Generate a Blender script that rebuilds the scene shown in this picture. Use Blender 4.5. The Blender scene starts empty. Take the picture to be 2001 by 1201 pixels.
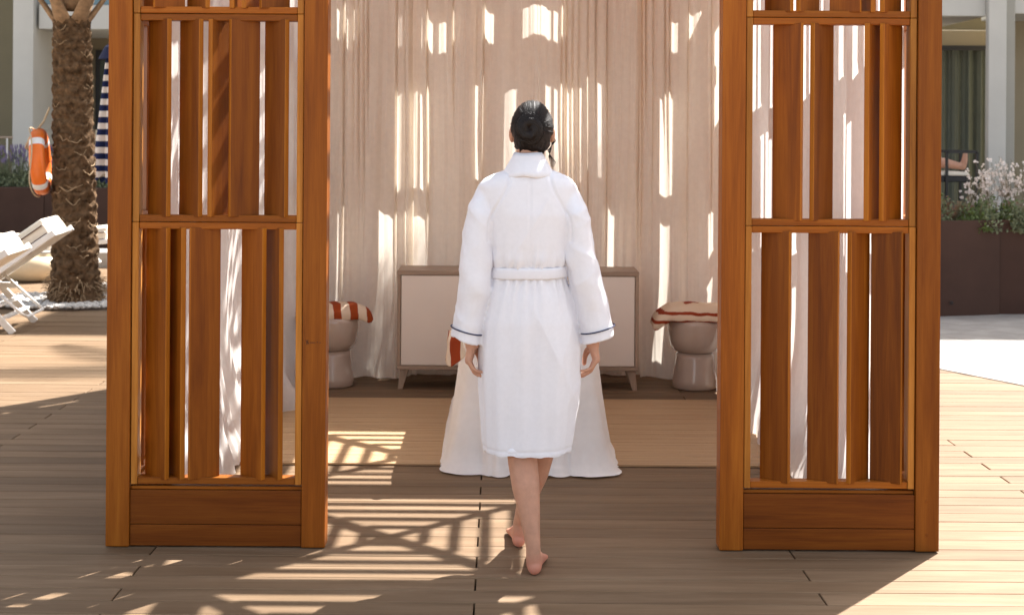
import bpy, bmesh, math, random
from mathutils import Vector, Matrix, noise
R = math.radians
random.seed(7)
scene = bpy.context.scene
col = scene.collection

# ------------------------------------------------------------------ camera, sky, sun, exposure
CAM_H, F = 1.59, 2779.0
cam_d = bpy.data.cameras.new('camera'); cam = bpy.data.objects.new('camera', cam_d); col.objects.link(cam)
cam.location = (0, 0, CAM_H); cam.rotation_euler = (R(90), -0.0065, 0)
cam_d.lens = 50.0; cam_d.sensor_width = 36.0
cam_d.shift_x = 0.01075; cam_d.shift_y = -0.1712
cam_d.clip_end = 1500
cam_d.dof.use_dof = True; cam_d.dof.focus_distance = 5.4; cam_d.dof.aperture_fstop = 5.6
scene.camera = cam

SUN_AZ = (0.616, 0.788); SUN_EL = R(52)          # the sun stands behind the cabana, to the right
world = bpy.data.worlds.new('World'); scene.world = world; world.use_nodes = True
wn = world.node_tree.nodes; bg = wn['Background']
sky = wn.new('ShaderNodeTexSky'); sky.sky_type = 'NISHITA'; sky.sun_disc = False
sky.sun_elevation = SUN_EL; sky.sun_rotation = math.atan2(SUN_AZ[0], SUN_AZ[1])
sky.air_density = 1.0; sky.dust_density = 2.5; sky.ozone_density = 0.6
whs = wn.new('ShaderNodeHueSaturation'); whs.inputs['Saturation'].default_value = .42     # hazy summer sky
world.node_tree.links.new(sky.outputs[0], whs.inputs['Color']); world.node_tree.links.new(whs.outputs[0], bg.inputs[0]); bg.inputs[1].default_value = 0.105
sun_d = bpy.data.lights.new('sun', 'SUN'); sun_d.energy = 5.0; sun_d.angle = R(0.5); sun_d.color = (1, 0.97, 0.93)
sun = bpy.data.objects.new('sun', sun_d); col.objects.link(sun); sun.location = (6, 8, 14)
sdir = Vector((SUN_AZ[0]*math.cos(SUN_EL), SUN_AZ[1]*math.cos(SUN_EL), math.sin(SUN_EL)))
sun.rotation_euler = sdir.to_track_quat('Z', 'Y').to_euler()
scene.view_settings.view_transform = 'Standard'; scene.view_settings.look = 'None'
scene.view_settings.exposure = 1.80; scene.view_settings.gamma = 1
scene.cycles.max_bounces = 12; scene.cycles.diffuse_bounces = 9; scene.cycles.transmission_bounces = 6

# ------------------------------------------------------------------ helpers
def PX(x, y, D):   # where a point of the photograph lies at depth D
    xx = x + 0.0065*(y-258)
    return ((xx-979)/F*D, D, CAM_H-(y-258)/F*D)

class MB:
    def __init__(s): s.v = []; s.f = []; s.m = []
    def add(s, vs, fs, mi=0):
        b = len(s.v); s.v += [tuple(p) for p in vs]; s.f += [tuple(i+b for i in f) for f in fs]; s.m += [mi]*len(fs)
    def box(s, c, sz, rz=0, mi=0, M=None):
        hx, hy, hz = sz[0]/2, sz[1]/2, sz[2]/2
        P = [Vector((x, y, z)) for z in (-hz, hz) for x, y in ((-hx, -hy), (hx, -hy), (hx, hy), (-hx, hy))]
        if M is None: M = Matrix.Rotation(rz, 4, 'Z')
        P = [M @ p + Vector(c) for p in P]
        s.add(P, [(3,2,1,0),(4,5,6,7),(0,1,5,4),(1,2,6,5),(2,3,7,6),(3,0,4,7)], mi)
    def bar(s, a, b, w, h, mi=0):
        a, b = Vector(a), Vector(b); d = b-a
        q = d.to_track_quat('X', 'Z').to_matrix().to_4x4()
        s.box((a+b)/2, (d.length, w, h), M=q, mi=mi)
    def loft(s, rings, cap=True, mi=0, closed=True):
        n = len(rings[0]); vs = [p for r in rings for p in r]; fs = []
        for i in range(len(rings)-1):
            for j in range(n if closed else n-1):
                k = (j+1) % n
                fs.append((i*n+j, i*n+k, (i+1)*n+k, (i+1)*n+j))
        if cap: fs.append(tuple(range(n-1, -1, -1))); fs.append(tuple((len(rings)-1)*n+j for j in range(n)))
        s.add(vs, fs, mi)
    def tube(s, pts, rad, n=10, cap=True, mi=0, round_ends=False):
        pts = [Vector(p) for p in pts]
        if not isinstance(rad, (list, tuple)): rad = [rad]*len(pts)
        rad = list(rad)
        if round_ends:
            d0 = (pts[0]-pts[1]).normalized(); d1 = (pts[-1]-pts[-2]).normalized()
            pts = [pts[0]+d0*rad[0]*.85, pts[0]+d0*rad[0]*.5] + pts + [pts[-1]+d1*rad[-1]*.5, pts[-1]+d1*rad[-1]*.85]
            rad = [rad[0]*.5, rad[0]*.86] + rad + [rad[-1]*.86, rad[-1]*.5]
        rings = []; up = None
        for i, p in enumerate(pts):
            d = (pts[min(i+1, len(pts)-1)]-pts[max(i-1, 0)]).normalized()
            if up is None: up = Vector((0, 0, 1)) if abs(d.z) < .9 else Vector((1, 0, 0))
            x = up.cross(d).normalized(); up = d.cross(x).normalized()
            rings.append([p+(x*math.cos(2*math.pi*k/n)+up*math.sin(2*math.pi*k/n))*rad[i] for k in range(n)])
        s.loft(rings, cap, mi)
    def lathe(s, prof, c=(0, 0, 0), n=32, mi=0):
        rings = [[(c[0]+r*math.cos(2*math.pi*k/n), c[1]+r*math.sin(2*math.pi*k/n), c[2]+z) for k in range(n)] for r, z in prof]
        s.loft(rings, True, mi)
    def ell(s, c, r, nu=16, nv=10, mi=0, M=None):
        rings = []
        for i in range(nv+1):
            t = -math.pi/2+math.pi*(i+.02)/(nv+.04)
            rg = []
            for k in range(nu):
                a = 2*math.pi*k/nu
                p = Vector((r[0]*math.cos(t)*math.cos(a), r[1]*math.cos(t)*math.sin(a), r[2]*math.sin(t)))
                if M: p = M @ p
                rg.append(p+Vector(c))
            rings.append(rg)
        s.loft(rings, True, mi)
    def mesh(s, name, mats, smooth=False, bevel=0, seg=1):
        me = bpy.data.meshes.new(name); me.from_pydata(s.v, [], s.f)
        for m in (mats if isinstance(mats, (list, tuple)) else [mats]): me.materials.append(m)
        if any(s.m): me.polygons.foreach_set('material_index', s.m)
        if bevel:
            bm = bmesh.new(); bm.from_mesh(me)
            bmesh.ops.bevel(bm, geom=list(bm.edges), offset=bevel, segments=seg, affect='EDGES', profile=.6, clamp_overlap=True)
            bm.to_mesh(me); bm.free()
        if smooth: me.polygons.foreach_set('use_smooth', [True]*len(me.polygons))
        me.update(); return me
    def build(s, name, mats, parent=None, loc=(0, 0, 0), rot=(0, 0, 0), smooth=False, bevel=0, seg=1):
        return place(s.mesh(name, mats, smooth, bevel, seg), name, parent, loc, rot)

def place(me, name, parent=None, loc=(0, 0, 0), rot=(0, 0, 0)):
    o = bpy.data.objects.new(name, me); col.objects.link(o)
    o.location = loc; o.rotation_euler = rot
    if parent: o.parent = parent
    return o
def empty(name, loc=(0, 0, 0), rz=0, parent=None):
    o = bpy.data.objects.new(name, None); col.objects.link(o); o.location = loc; o.rotation_euler = (0, 0, rz)
    o.empty_display_size = .1
    if parent: o.parent = parent
    return o
def tag(o, label, cat, group=None, kind=None):
    o['label'] = label
    if cat: o['category'] = cat
    if group: o['group'] = group
    if kind: o['kind'] = kind
    return o
def struct(o, label=None):
    o['kind'] = 'structure'
    if label: o['label'] = label
    return o
_bc = {}
def bbox(sx, sy, sz, mat, bev=.003, seg=1):
    k = (round(sx, 4), round(sy, 4), round(sz, 4), mat.name, bev)
    if k not in _bc:
        m = MB(); m.box((0, 0, 0), (sx, sy, sz)); _bc[k] = m.mesh('board', mat, False, bev, seg)
    return _bc[k]
def remesh(mb, name, mat, vox, smooth_it, parent, fn=None, loc=(0, 0, 0)):
    o = mb.build(name, mat)
    r = o.modifiers.new('r', 'REMESH'); r.mode = 'VOXEL'; r.voxel_size = vox; r.use_smooth_shade = True
    s = o.modifiers.new('s', 'SMOOTH'); s.factor = .5; s.iterations = smooth_it
    bpy.context.view_layer.update()
    dg = bpy.context.evaluated_depsgraph_get()
    me = bpy.data.meshes.new_from_object(o.evaluated_get(dg))
    bpy.data.objects.remove(o)
    me.materials.clear(); me.materials.append(mat)
    me.polygons.foreach_set('use_smooth', [True]*len(me.polygons))
    if fn:
        ns = [v.normal.copy() for v in me.vertices]
        for v, n in zip(me.vertices, ns): v.co += fn(v.co, n)
    me.update()
    return place(me, name, parent, loc)
def sm(a, b, x):
    t = max(0, min(1, (x-a)/(b-a))); return t*t*(3-2*t)
def nz(*a): return noise.noise(Vector(a))

# ------------------------------------------------------------------ materials
def new_mat(name):
    m = bpy.data.materials.new(name); m.use_nodes = True
    nt = m.node_tree; b = nt.nodes['Principled BSDF']
    return m, nt, b
def N(nt, t, **kw):
    n = nt.nodes.new(t)
    for k, v in kw.items():
        if k in n.inputs: n.inputs[k].default_value = v
        else: setattr(n, k, v)
    return n
def ramp(nt, stops):
    r = nt.nodes.new('ShaderNodeValToRGB'); e = r.color_ramp.elements
    e[0].position, e[0].color = stops[0][0], (*stops[0][1], 1)
    e[1].position, e[1].color = stops[-1][0], (*stops[-1][1], 1)
    for p, c in stops[1:-1]:
        x = e.new(p); x.color = (*c, 1)
    return r
def wood(name, axis, cols, scale=1, rough=.42, bump=.15, vary=.22, stretch=14):
    m, nt, b = new_mat(name); L = nt.links.new
    tc = N(nt, 'ShaderNodeTexCoord'); oi = N(nt, 'ShaderNodeObjectInfo')
    add = N(nt, 'ShaderNodeVectorMath', operation='ADD'); mul = N(nt, 'ShaderNodeMath', operation='MULTIPLY'); mul.inputs[1].default_value = 37.0
    L(oi.outputs['Random'], mul.inputs[0]); L(tc.outputs['Object'], add.inputs[0]); L(mul.outputs[0], add.inputs[1])
    mp = N(nt, 'ShaderNodeMapping'); sc = [stretch*scale]*3; sc[axis] = scale*.8; mp.inputs['Scale'].default_value = sc
    L(add.outputs[0], mp.inputs['Vector'])
    n1 = N(nt, 'ShaderNodeTexNoise', Scale=1.6, Detail=5, Roughness=.6, Distortion=.6); L(mp.outputs[0], n1.inputs['Vector'])
    mp2 = N(nt, 'ShaderNodeMapping'); s2 = [110*scale]*3; s2[axis] = 3.0*scale; mp2.inputs['Scale'].default_value = s2
    L(add.outputs[0], mp2.inputs['Vector'])
    n2 = N(nt, 'ShaderNodeTexNoise', Scale=1.8, Detail=3, Roughness=.7); L(mp2.outputs[0], n2.inputs['Vector'])
    mx = N(nt, 'ShaderNodeMath', operation='MULTIPLY_ADD'); mx.inputs[1].default_value = .35; L(n2.outputs[0], mx.inputs[0])
    ms = N(nt, 'ShaderNodeMath', operation='MULTIPLY'); ms.inputs[1].default_value = .75; L(n1.outputs[0], ms.inputs[0]); L(ms.outputs[0], mx.inputs[2])
    rp = ramp(nt, [(.30, cols[0]), (.52, cols[1]), (.75, cols[2])]); L(mx.outputs[0], rp.inputs[0])
    hsv = N(nt, 'ShaderNodeHueSaturation'); L(rp.outputs[0], hsv.inputs['Color'])
    mr = N(nt, 'ShaderNodeMapRange'); mr.inputs['To Min'].default_value = 1-vary; mr.inputs['To Max'].default_value = 1+vary
    L(oi.outputs['Random'], mr.inputs[0]); L(mr.outputs[0], hsv.inputs['Value'])
    L(hsv.outputs[0], b.inputs['Base Color'])
    mr2 = N(nt, 'ShaderNodeMapRange'); mr2.inputs['To Min'].default_value = rough-.08; mr2.inputs['To Max'].default_value = rough+.12
    L(n1.outputs[0], mr2.inputs[0]); L(mr2.outputs[0], b.inputs['Roughness'])
    bp = N(nt, 'ShaderNodeBump', Strength=bump, Distance=.003); L(mx.outputs[0], bp.inputs['Height']); L(bp.outputs[0], b.inputs['Normal'])
    b.inputs['Specular IOR Level'].default_value = .16
    return m
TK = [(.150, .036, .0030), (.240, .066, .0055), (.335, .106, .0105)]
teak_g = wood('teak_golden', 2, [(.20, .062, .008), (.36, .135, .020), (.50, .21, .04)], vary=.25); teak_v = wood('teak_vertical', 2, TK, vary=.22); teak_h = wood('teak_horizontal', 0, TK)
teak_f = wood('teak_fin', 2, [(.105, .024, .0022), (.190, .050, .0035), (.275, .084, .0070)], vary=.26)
teak_e = wood('teak_lit_edge', 2, [(.22, .062, .005), (.34, .110, .009), (.44, .155, .016)], vary=.15)  # fin front edges: light on them painted in as a paler teak
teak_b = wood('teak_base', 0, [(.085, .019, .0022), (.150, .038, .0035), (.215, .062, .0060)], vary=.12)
DK = [(.114, .071, .038), (.170, .109, .062), (.232, .157, .096)]
deck_m = wood('deck_board', 0, DK, scale=1.0, rough=.62, bump=.35, vary=.15, stretch=9)
deck_dark = wood('deck_under', 0, [(.02, .015, .01), (.03, .02, .015), (.04, .03, .02)], rough=.8)
oak_m = wood('taupe_oak', 0, [(.27, .20, .145), (.36, .27, .20), (.44, .335, .255)], scale=1.5, rough=.5, bump=.08, vary=.05)
oak_v = wood('taupe_oak_vertical', 2, [(.27, .20, .145), (.36, .27, .20), (.44, .335, .255)], scale=1.5, rough=.5, bump=.08, vary=.05)

def simple(name, base, rough=.6, var=.08, nscale=8, bump=0, bscale=60, spec=.4, metallic=0, coord='Object', sheen=0, trans=0, coat=0):
    m, nt, b = new_mat(name); L = nt.links.new
    tc = N(nt, 'ShaderNodeTexCoord')
    n1 = N(nt, 'ShaderNodeTexNoise', Scale=nscale, Detail=4, Roughness=.6); L(tc.outputs[coord], n1.inputs['Vector'])
    lo = tuple(max(0, c*(1-var)) for c in base); hi = tuple(min(1, c*(1+var)) for c in base)
    rp = ramp(nt, [(.3, lo), (.7, hi)]); L(n1.outputs[0], rp.inputs[0]); L(rp.outputs[0], b.inputs['Base Color'])
    b.inputs['Roughness'].default_value = rough; b.inputs['Specular IOR Level'].default_value = spec; b.inputs['Metallic'].default_value = metallic
    if sheen: b.inputs['Sheen Weight'].default_value = sheen
    if coat: b.inputs['Coat Weight'].default_value = coat; b.inputs['Coat Roughness'].default_value = .06
    if bump:
        n2 = N(nt, 'ShaderNodeTexNoise', Scale=bscale, Detail=3); L(tc.outputs[coord], n2.inputs['Vector'])
        bp = N(nt, 'ShaderNodeBump', Strength=bump, Distance=.004); L(n2.outputs[0], bp.inputs['Height']); L(bp.outputs[0], b.inputs['Normal'])
    if trans:
        out = nt.nodes['Material Output']; t = N(nt, 'ShaderNodeBsdfTranslucent'); L(rp.outputs[0], t.inputs['Color'])
        mx = N(nt, 'ShaderNodeMixShader'); mx.inputs[0].default_value = trans
        L(b.outputs[0], mx.inputs[1]); L(t.outputs[0], mx.inputs[2]); L(mx.outputs[0], out.inputs['Surface'])
    return m
linen = simple('curtain_linen', (.96, .88, .765), .9, .03, 30, .12, 400, .1, trans=.33)
sheet_m = simple('side_curtain_cotton', (.90, .85, .80), .9, .03, 30, .12, 400, .1, trans=.5)
cover_m = simple('table_cover_cotton', (.90, .885, .865), .9, .03, 20, .15, 300, .1, trans=.1)
robe_m = simple('robe_terry', (.785, .785, .83), .95, .02, 60, .22, 500, .1, sheen=.25)
navy_m = simple('navy_piping', (.02, .025, .07), .8)
skin_m = simple('skin', (.52, .275, .18), .5, .10, 25, .08, 300, .4)
b_ = skin_m.node_tree.nodes['Principled BSDF']; b_.inputs['Subsurface Weight'].default_value = .12; b_.inputs['Subsurface Radius'].default_value = (.02, .008, .004); b_.inputs['Subsurface Scale'].default_value = .4
nt_ = skin_m.node_tree; tc_ = N(nt_, 'ShaderNodeTexCoord'); sx_ = N(nt_, 'ShaderNodeSeparateXYZ'); nt_.links.new(tc_.outputs['Object'], sx_.inputs[0])
mr_ = N(nt_, 'ShaderNodeMapRange'); mr_.inputs['From Min'].default_value = .085; mr_.inputs['From Max'].default_value = .02; nt_.links.new(sx_.outputs[2], mr_.inputs[0])
mx_ = N(nt_, 'ShaderNodeMix', data_type='RGBA'); nt_.links.new(mr_.outputs[0], mx_.inputs[0]); src_ = b_.inputs['Base Color'].links[0].from_socket
nt_.links.new(src_, mx_.inputs[6]); mx_.inputs[7].default_value = (.56, .22, .145, 1); nt_.links.new(mx_.outputs[2], b_.inputs['Base Color'])   # flushed heels and soles
hair_m = simple('hair', (.009, .005, .004), .55, .5, 60, .3, 180, .3)
ceramic = simple('taupe_ceramic', (.48, .38, .31), .12, .06, 6, .02, 30, .5, coat=.6)
door_m = simple('taupe_lacquer', (.80, .72, .64), .45, .02, 3)
white_pt = simple('white_frame', (.80, .77, .72), .45, .04, 20)
cream_m = simple('cream_cushion', (.78, .70, .58), .9, .05, 30, .2, 200, .1)
brown_m = simple('brown_piping', (.09, .035, .02), .7)
planter_m = simple('brown_metal', (.060, .032, .023), .75, .12, 3, .03, 40, .2)
planter_seam = simple('brown_metal_seam', (.02, .012, .010), .6)
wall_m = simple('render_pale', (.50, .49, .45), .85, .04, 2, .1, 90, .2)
wall_s = simple('render_pale_shaded', (.33, .32, .28), .85, .04, 2, .1, 90, .2)  # pale render darkened in colour for the pier's shaded side
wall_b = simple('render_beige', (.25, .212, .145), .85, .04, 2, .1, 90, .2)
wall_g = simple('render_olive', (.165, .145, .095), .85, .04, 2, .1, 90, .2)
black_m = simple('black_metal', (.012, .011, .012), .4)
glass_m = simple('dark_glass', (.05, .065, .055), .05, .1, 2, spec=.6)
blueglass = simple('blue_glass', (.08, .15, .19), .08, .1, 2, spec=.6)
sheer_m = simple('sheer_green', (.095, .108, .088), .6, .06, 6)
orange_m = simple('lifebuoy_orange', (.80, .17, .02), .4, .05, 10)
buoy_white = simple('lifebuoy_tape', (.78, .76, .74), .4)
rope_m = simple('rope', (.50, .38, .24), .9, .2, 60, .5, 150)
pot_m = simple('cream_pot', (.66, .52, .33), .5, .08, 6, .1, 60)
stone_m = simple('pale_stone', (.33, .30, .265), .75, .20, 3, .15, 80, .3)
pebble_m = simple('white_pebble', (.50, .47, .43), .6, .2, 14)
soil_m = simple('soil', (.10, .07, .05), .95, .3, 12, .5, 60)
ground_m = simple('ground_concrete', (.42, .36, .29), .9, .1, .6, .2, 20)
bark_m = simple('palm_bark', (.115, .068, .036), .95, .55, 22, .8, 55, .1)
boot_m = simple('palm_boot', (.27, .17, .095), .85, .3, 18, .5, 60, .2)
fiber_m = simple('palm_fibre', (.34, .23, .13), .9, .3, 30)
leaf_a = simple('leaf_green', (.12, .17, .045), .6, .35, 5, trans=.3)
leaf_b = simple('leaf_sage', (.20, .23, .13), .7, .3, 6, trans=.3)
leaf_r = simple('leaf_reddish', (.23, .13, .08), .7, .3, 6, trans=.25)
frond_m = simple('frond_green', (.055, .095, .025), .5, .25, 4, trans=.25)
lav_m = simple('lavender_bloom', (.16, .13, .22), .8, .2, 9)
petal_m = simple('gaura_petal', (.84, .78, .74), .7, .08, 12, trans=.3)
stem_m = simple('flower_stem', (.20, .17, .10), .8, .2, 12)

def stripes(name, c1, c2, axis, period, duty=.5, wob=.01, rough=.9, trans=0):
    m, nt, b = new_mat(name); L = nt.links.new
    tc = N(nt, 'ShaderNodeTexCoord'); sp = N(nt, 'ShaderNodeSeparateXYZ')
    nn = N(nt, 'ShaderNodeTexNoise', Scale=9); L(tc.outputs['Object'], nn.inputs['Vector'])
    mm = N(nt, 'ShaderNodeMath', operation='MULTIPLY_ADD'); mm.inputs[1].default_value = wob
    L(tc.outputs['Object'], sp.inputs[0]); L(nn.outputs[0], mm.inputs[0]); L(sp.outputs[axis], mm.inputs[2])
    dv = N(nt, 'ShaderNodeMath', operation='DIVIDE'); dv.inputs[1].default_value = period; L(mm.outputs[0], dv.inputs[0])
    fr = N(nt, 'ShaderNodeMath', operation='FRACT'); L(dv.outputs[0], fr.inputs[0])
    lt = N(nt, 'ShaderNodeMath', operation='LESS_THAN'); lt.inputs[1].default_value = duty; L(fr.outputs[0], lt.inputs[0])
    mx = N(nt, 'ShaderNodeMix', data_type='RGBA'); mx.inputs[6].default_value = (*c1, 1); mx.inputs[7].default_value = (*c2, 1)
    L(lt.outputs[0], mx.inputs[0]); L(mx.outputs[2], b.inputs['Base Color']); b.inputs['Roughness'].default_value = rough
    b.inputs['Specular IOR Level'].default_value = .1
    n2 = N(nt, 'ShaderNodeTexNoise', Scale=350); L(tc.outputs['Object'], n2.inputs['Vector'])
    bp = N(nt, 'ShaderNodeBump', Strength=.4, Distance=.003); L(n2.outputs[0], bp.inputs['Height']); L(bp.outputs[0], b.inputs['Normal'])
    return m
towel_m = stripes('rust_striped_terry', (.74, .60, .45), (.34, .065, .018), 0, .105, .5, .03)
towel_y = stripes('rust_striped_terry_front', (.74, .60, .45), (.30, .05, .02), 2, .055, .36, .03)
para_m = stripes('navy_striped_canvas', (.80, .76, .70), (.02, .03, .09), 2, .118, .5, .0)
seatcush_m = stripes('brown_striped_cushion', (.50, .42, .30), (.14, .09, .05), 0, .09, .5, .0)
# ------------------------------------------------------------------ ground, deck, pavers, rug
m = MB(); m.add([(-600, -300, -.14), (600, -300, -.14), (600, 900, -.14), (-600, 900, -.14)], [(0, 1, 2, 3)])
struct(m.build('ground', ground_m), 'pale concrete ground reaching far beyond the wooden deck')
PITCH, BL = .1308, 2.42
deck = struct(empty('deck'), 'brown wooden deck of long staggered boards')
m = MB(); m.box((0, 8, -.085), (18, 20.2, .09)); m.build('deck_underside', deck_dark, deck)
bm_ = bbox(BL-.006, PITCH-.0035, .028, deck_m, .0025)
far = MB(); Y0 = 4.808; nb = 0
hb = []
for r in range(-24, 100):
    y = Y0+(r+.5)*PITCH
    # dashes at X=-.08 belong to every second board row
    off = -.08 if r % 2 == 1 else -1.307
    for k in range(-4, 4):
        x0 = off+k*BL
        xc = x0+BL/2
        if abs(xc) > 7.8: continue
        vis = 4.55 < y < 10.2 and (x0 < y*.40+.1) and (x0+BL > -y*.40-.1)
        if vis: hb.append((xc, y))
        else: far.box((xc, y, -.014+random.uniform(-.001, .001)), (BL-.006, PITCH-.0035, .028))
for xc, y in hb:
    place(bm_, 'deck_board', deck, (xc, y, -.014+random.uniform(-.0012, .0006)), (0, 0, 0))
o = far.build('far_deck_boards', deck_m, deck); o['kind'] = 'stuff'
# pavers to the right
u = Vector((.487, -.873, 0)); v = Vector((.873, .487, 0)); P0 = Vector((2.98, 9.65, 0))
pav = struct(empty('stone_paving'), 'pale square stone paving beyond the deck on the right')
tb = bbox(.592, .592, .03, stone_m, .002)
m = MB()
c4 = [P0+u*-6+v*.0, P0+u*6, P0+u*6+v*9, P0+u*-6+v*9]
m.add([(p.x, p.y, .0028) for p in c4], [(0, 1, 2, 3)]); m.build('mortar_bed', simple('mortar', (.20, .18, .155), .9), pav)
ang = math.atan2(u.y, u.x)
for i in range(-8, 8):
    for j in range(0, 9):
        p = P0+u*(.6*(i+.5)+(.3 if j % 2 else 0))+v*(.6*(j+.5))
        if p.y < 5.5 or p.x > 9: continue
        place(tb, 'paving_tile', pav, (p.x, p.y, -.0085+random.uniform(-.0008, .0008)), (0, 0, ang))
# rug
m = MB()
for k in range(58): m.box((random.uniform(-.004, .004), -.83+.0286*(k+.5), random.uniform(-.0006, .0006)), (2.66, .0262, .009))
m.box((0, 0, -.002), (2.64, 1.64, .004))
bam = wood('bamboo_slats', 0, [(.30, .185, .095), (.44, .285, .155), (.56, .385, .225)], scale=1.0, rough=.5, bump=.1, vary=.02, stretch=42)
rug = m.build('bamboo_rug', bam, None, (.04, 7.60, .0075))
rug['kind'] = 'thing'
tag(rug, 'tan bamboo slat rug on the deck inside the cabana', 'rug')

# ------------------------------------------------------------------ cabana
FY = 5.415; SC = F/FY          # front face of the frames; pixels per metre there
XL0, XL1, XR0, XR1 = -1.497, -.661, .842, 1.678
BY = 9.88; TOPZ = 2.83
cab = empty('wooden_cabana', (0, 0, 0))
tag(cab, 'teak cabana of slatted screen panels and posts on the deck', 'cabana')
PW = .090
post_me = bbox(PW, PW, TOPZ+.12, teak_v, .004, 2)
for x in (XL0+PW/2, XL1-PW/2, XR0+PW/2, XR1-PW/2):
    place(post_me, 'post', cab, (x, FY+PW/2, (TOPZ+.12)/2+.004))
for x in (XL0+PW/2, XR1-PW/2):
    place(post_me, 'post', cab, (x, BY-PW/2, (TOPZ+.12)/2+.004))
PZ = [.238, 1.2385, 2.034, 2.826]        # panel heights
FINS = {   # front edge, back edge in photograph pixels
 ('L', 1): [(328, 294), (390, 355), (412, 449), (452, 505), (558, 521)],
 ('L', 0): [(325, 289), (356, 332), (373, 428), (513, 475), (547, 519)],
 ('L', 2): [(304, 360), (404, 370), (454, 475), (478, 508), (512, 564)],
 ('R', 1): [(1564, 1513), (1589, 1624), (1695, 1719), (1725, 1758)],
 ('R', 0): [(1540, 1489), (1635, 1580), (1661, 1694), (1759, 1703)],
 ('R', 2): [(1545, 1498), (1562, 1597), (1679, 1623), (1706, 1684), (1726, 1757)],
}
YM = {0: 700, 1: 237, 2: 0}
ST, TH = .0245, .058    # stile / rail width, frame depth
_fc = {}
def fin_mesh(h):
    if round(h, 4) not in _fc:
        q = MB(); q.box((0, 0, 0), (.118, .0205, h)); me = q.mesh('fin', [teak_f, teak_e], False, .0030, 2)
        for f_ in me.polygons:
            if f_.center.x < -.0553: f_.material_index = 1      # front edge coloured paler, as if catching the light
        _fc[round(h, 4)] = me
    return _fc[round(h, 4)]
for side, xa, xb in (('L', XL0+PW, XL1-PW), ('R', XR0+PW, XR1-PW)):
    w = xb-xa
    # base boards
    for z0, z1 in ((.006, .0865), (.0885, .2175)):
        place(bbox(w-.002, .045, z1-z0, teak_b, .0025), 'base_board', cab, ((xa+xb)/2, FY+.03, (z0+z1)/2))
    place(bbox(w-.004, .05, .012, teak_h, .002), 'base_sill', cab, ((xa+xb)/2, FY+.045, .2245))
    for row in range(3):
        z0, z1 = PZ[row]+.0008, PZ[row+1]-.0008; zc = (z0+z1)/2; h = z1-z0
        pn = empty('screen_panel', ((xa+xb)/2, FY, zc), 0, cab)
        jig = .002 if row % 2 else 0
        for sx in (-1, 1):
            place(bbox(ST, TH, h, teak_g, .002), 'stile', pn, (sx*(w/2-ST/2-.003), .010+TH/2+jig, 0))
        for sz in (-1, 1):
            place(bbox(w-2*ST-.008, TH-.004, .0255, teak_h, .002), 'rail', pn, (0, .0125+TH/2+jig, sz*(h/2-.0131)))
        fm = fin_mesh(h-.040)
        for fe, be in FINS[(side, row)]:
            y = YM[row]
            yf = FY+.008+jig
            fx = (fe+.0065*(y-258)-979)/F*(yf)
            bxp = (be+.0065*(y-258)-979)/F
            dy = .07
            for _ in range(12):
                dx = bxp*(yf+dy)-fx
                dx = max(-.116, min(.116, dx)); dy = math.sqrt(max(1e-5, .108**2-min(dx*dx, .0114)))
            a = math.atan2(dy, dx)
            L_ = .118
            cx, cy = fx+math.cos(a)*(L_/2-.008), yf+math.sin(a)*(L_/2-.004)
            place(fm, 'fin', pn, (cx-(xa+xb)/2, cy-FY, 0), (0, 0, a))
# small angle bracket inside the left frame
place(bbox(.022, .06, .03, teak_h, .002), 'corner_bracket', cab, (XL0+PW+.055, FY+.16, .29), (R(-38), 0, 0))
# burnt-in mark on the inner post of the left frame
m = MB()
mx0, _, mz0 = PX(598, 668, FY)
def stroke(a, b, w=.0022):
    k = 1/(F/FY)
    m.bar((mx0+(a[0]-598)*k, FY-.0006, mz0-(a[1]-668)*k), (mx0+(b[0]-598)*k, FY-.0006, mz0-(b[1]-668)*k), .002, w)
for a, b in (((598, 666.5), (600, 671.5)), ((602, 666.5), (599, 675)), ((600, 671), (603.5, 672.5)), ((603.5, 672.5), (602, 674)), ((606, 671.5), (616, 671.5)), ((619.5, 669), (620.5, 671.8)), ((624, 671.5), (627, 671.3))):
    stroke(a, b)
m.build('burnt_mark', simple('burnt_wood', (.05, .015, .006), .7), cab)
# wooden plugs low on the right outer post
for yy in (974, 1040):
    p = PX(1811, yy, FY); mm = MB(); mm.lathe([(.0055, -.002), (.0055, .0012)], n=14)
    mm.build('wood_plug', teak_h, cab, (p[0], FY-.0002, p[2]), (R(90), 0, 0))
# side and back screens
def side_screen(x, name, flip):
    m = MB(); n = 4; ys = FY+PW; yl = (BY-PW-ys)/n
    rnd = random.Random(3 if flip else 5)
    for i in range(n):
        ya = ys+i*yl; yb = ya+yl
        m.box((x, (ya+yb)/2, .112), (.045, yl-.004, .21))
        for row in range(3):
            z0, z1 = PZ[row]+.002, PZ[row+1]-.002; zc = (z0+z1)/2; h = z1-z0
            for yy in (ya+ST/2+.002, yb-ST/2-.002): m.box((x, yy, zc), (TH, ST, h))
            for zz in (z0+.013, z1-.013): m.box((x, (ya+yb)/2, zz), (TH-.004, yl-2*ST-.006, .0255))
            nf = 6
            for k in range(nf):
                yy = ya+ST+.06+(yl-2*ST-.12)*(k/(nf-1))
                a = R(90)+rnd.choice((-1, 1))*R(rnd.uniform(25, 55))
                m.box((x, yy, zc), (.118, .019, h-.05), rz=a)
    return m.build(name, teak_v, cab)
side_screen(XL0+PW/2, 'side_screen', True); side_screen(XR1-PW/2, 'side_screen', False)
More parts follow.
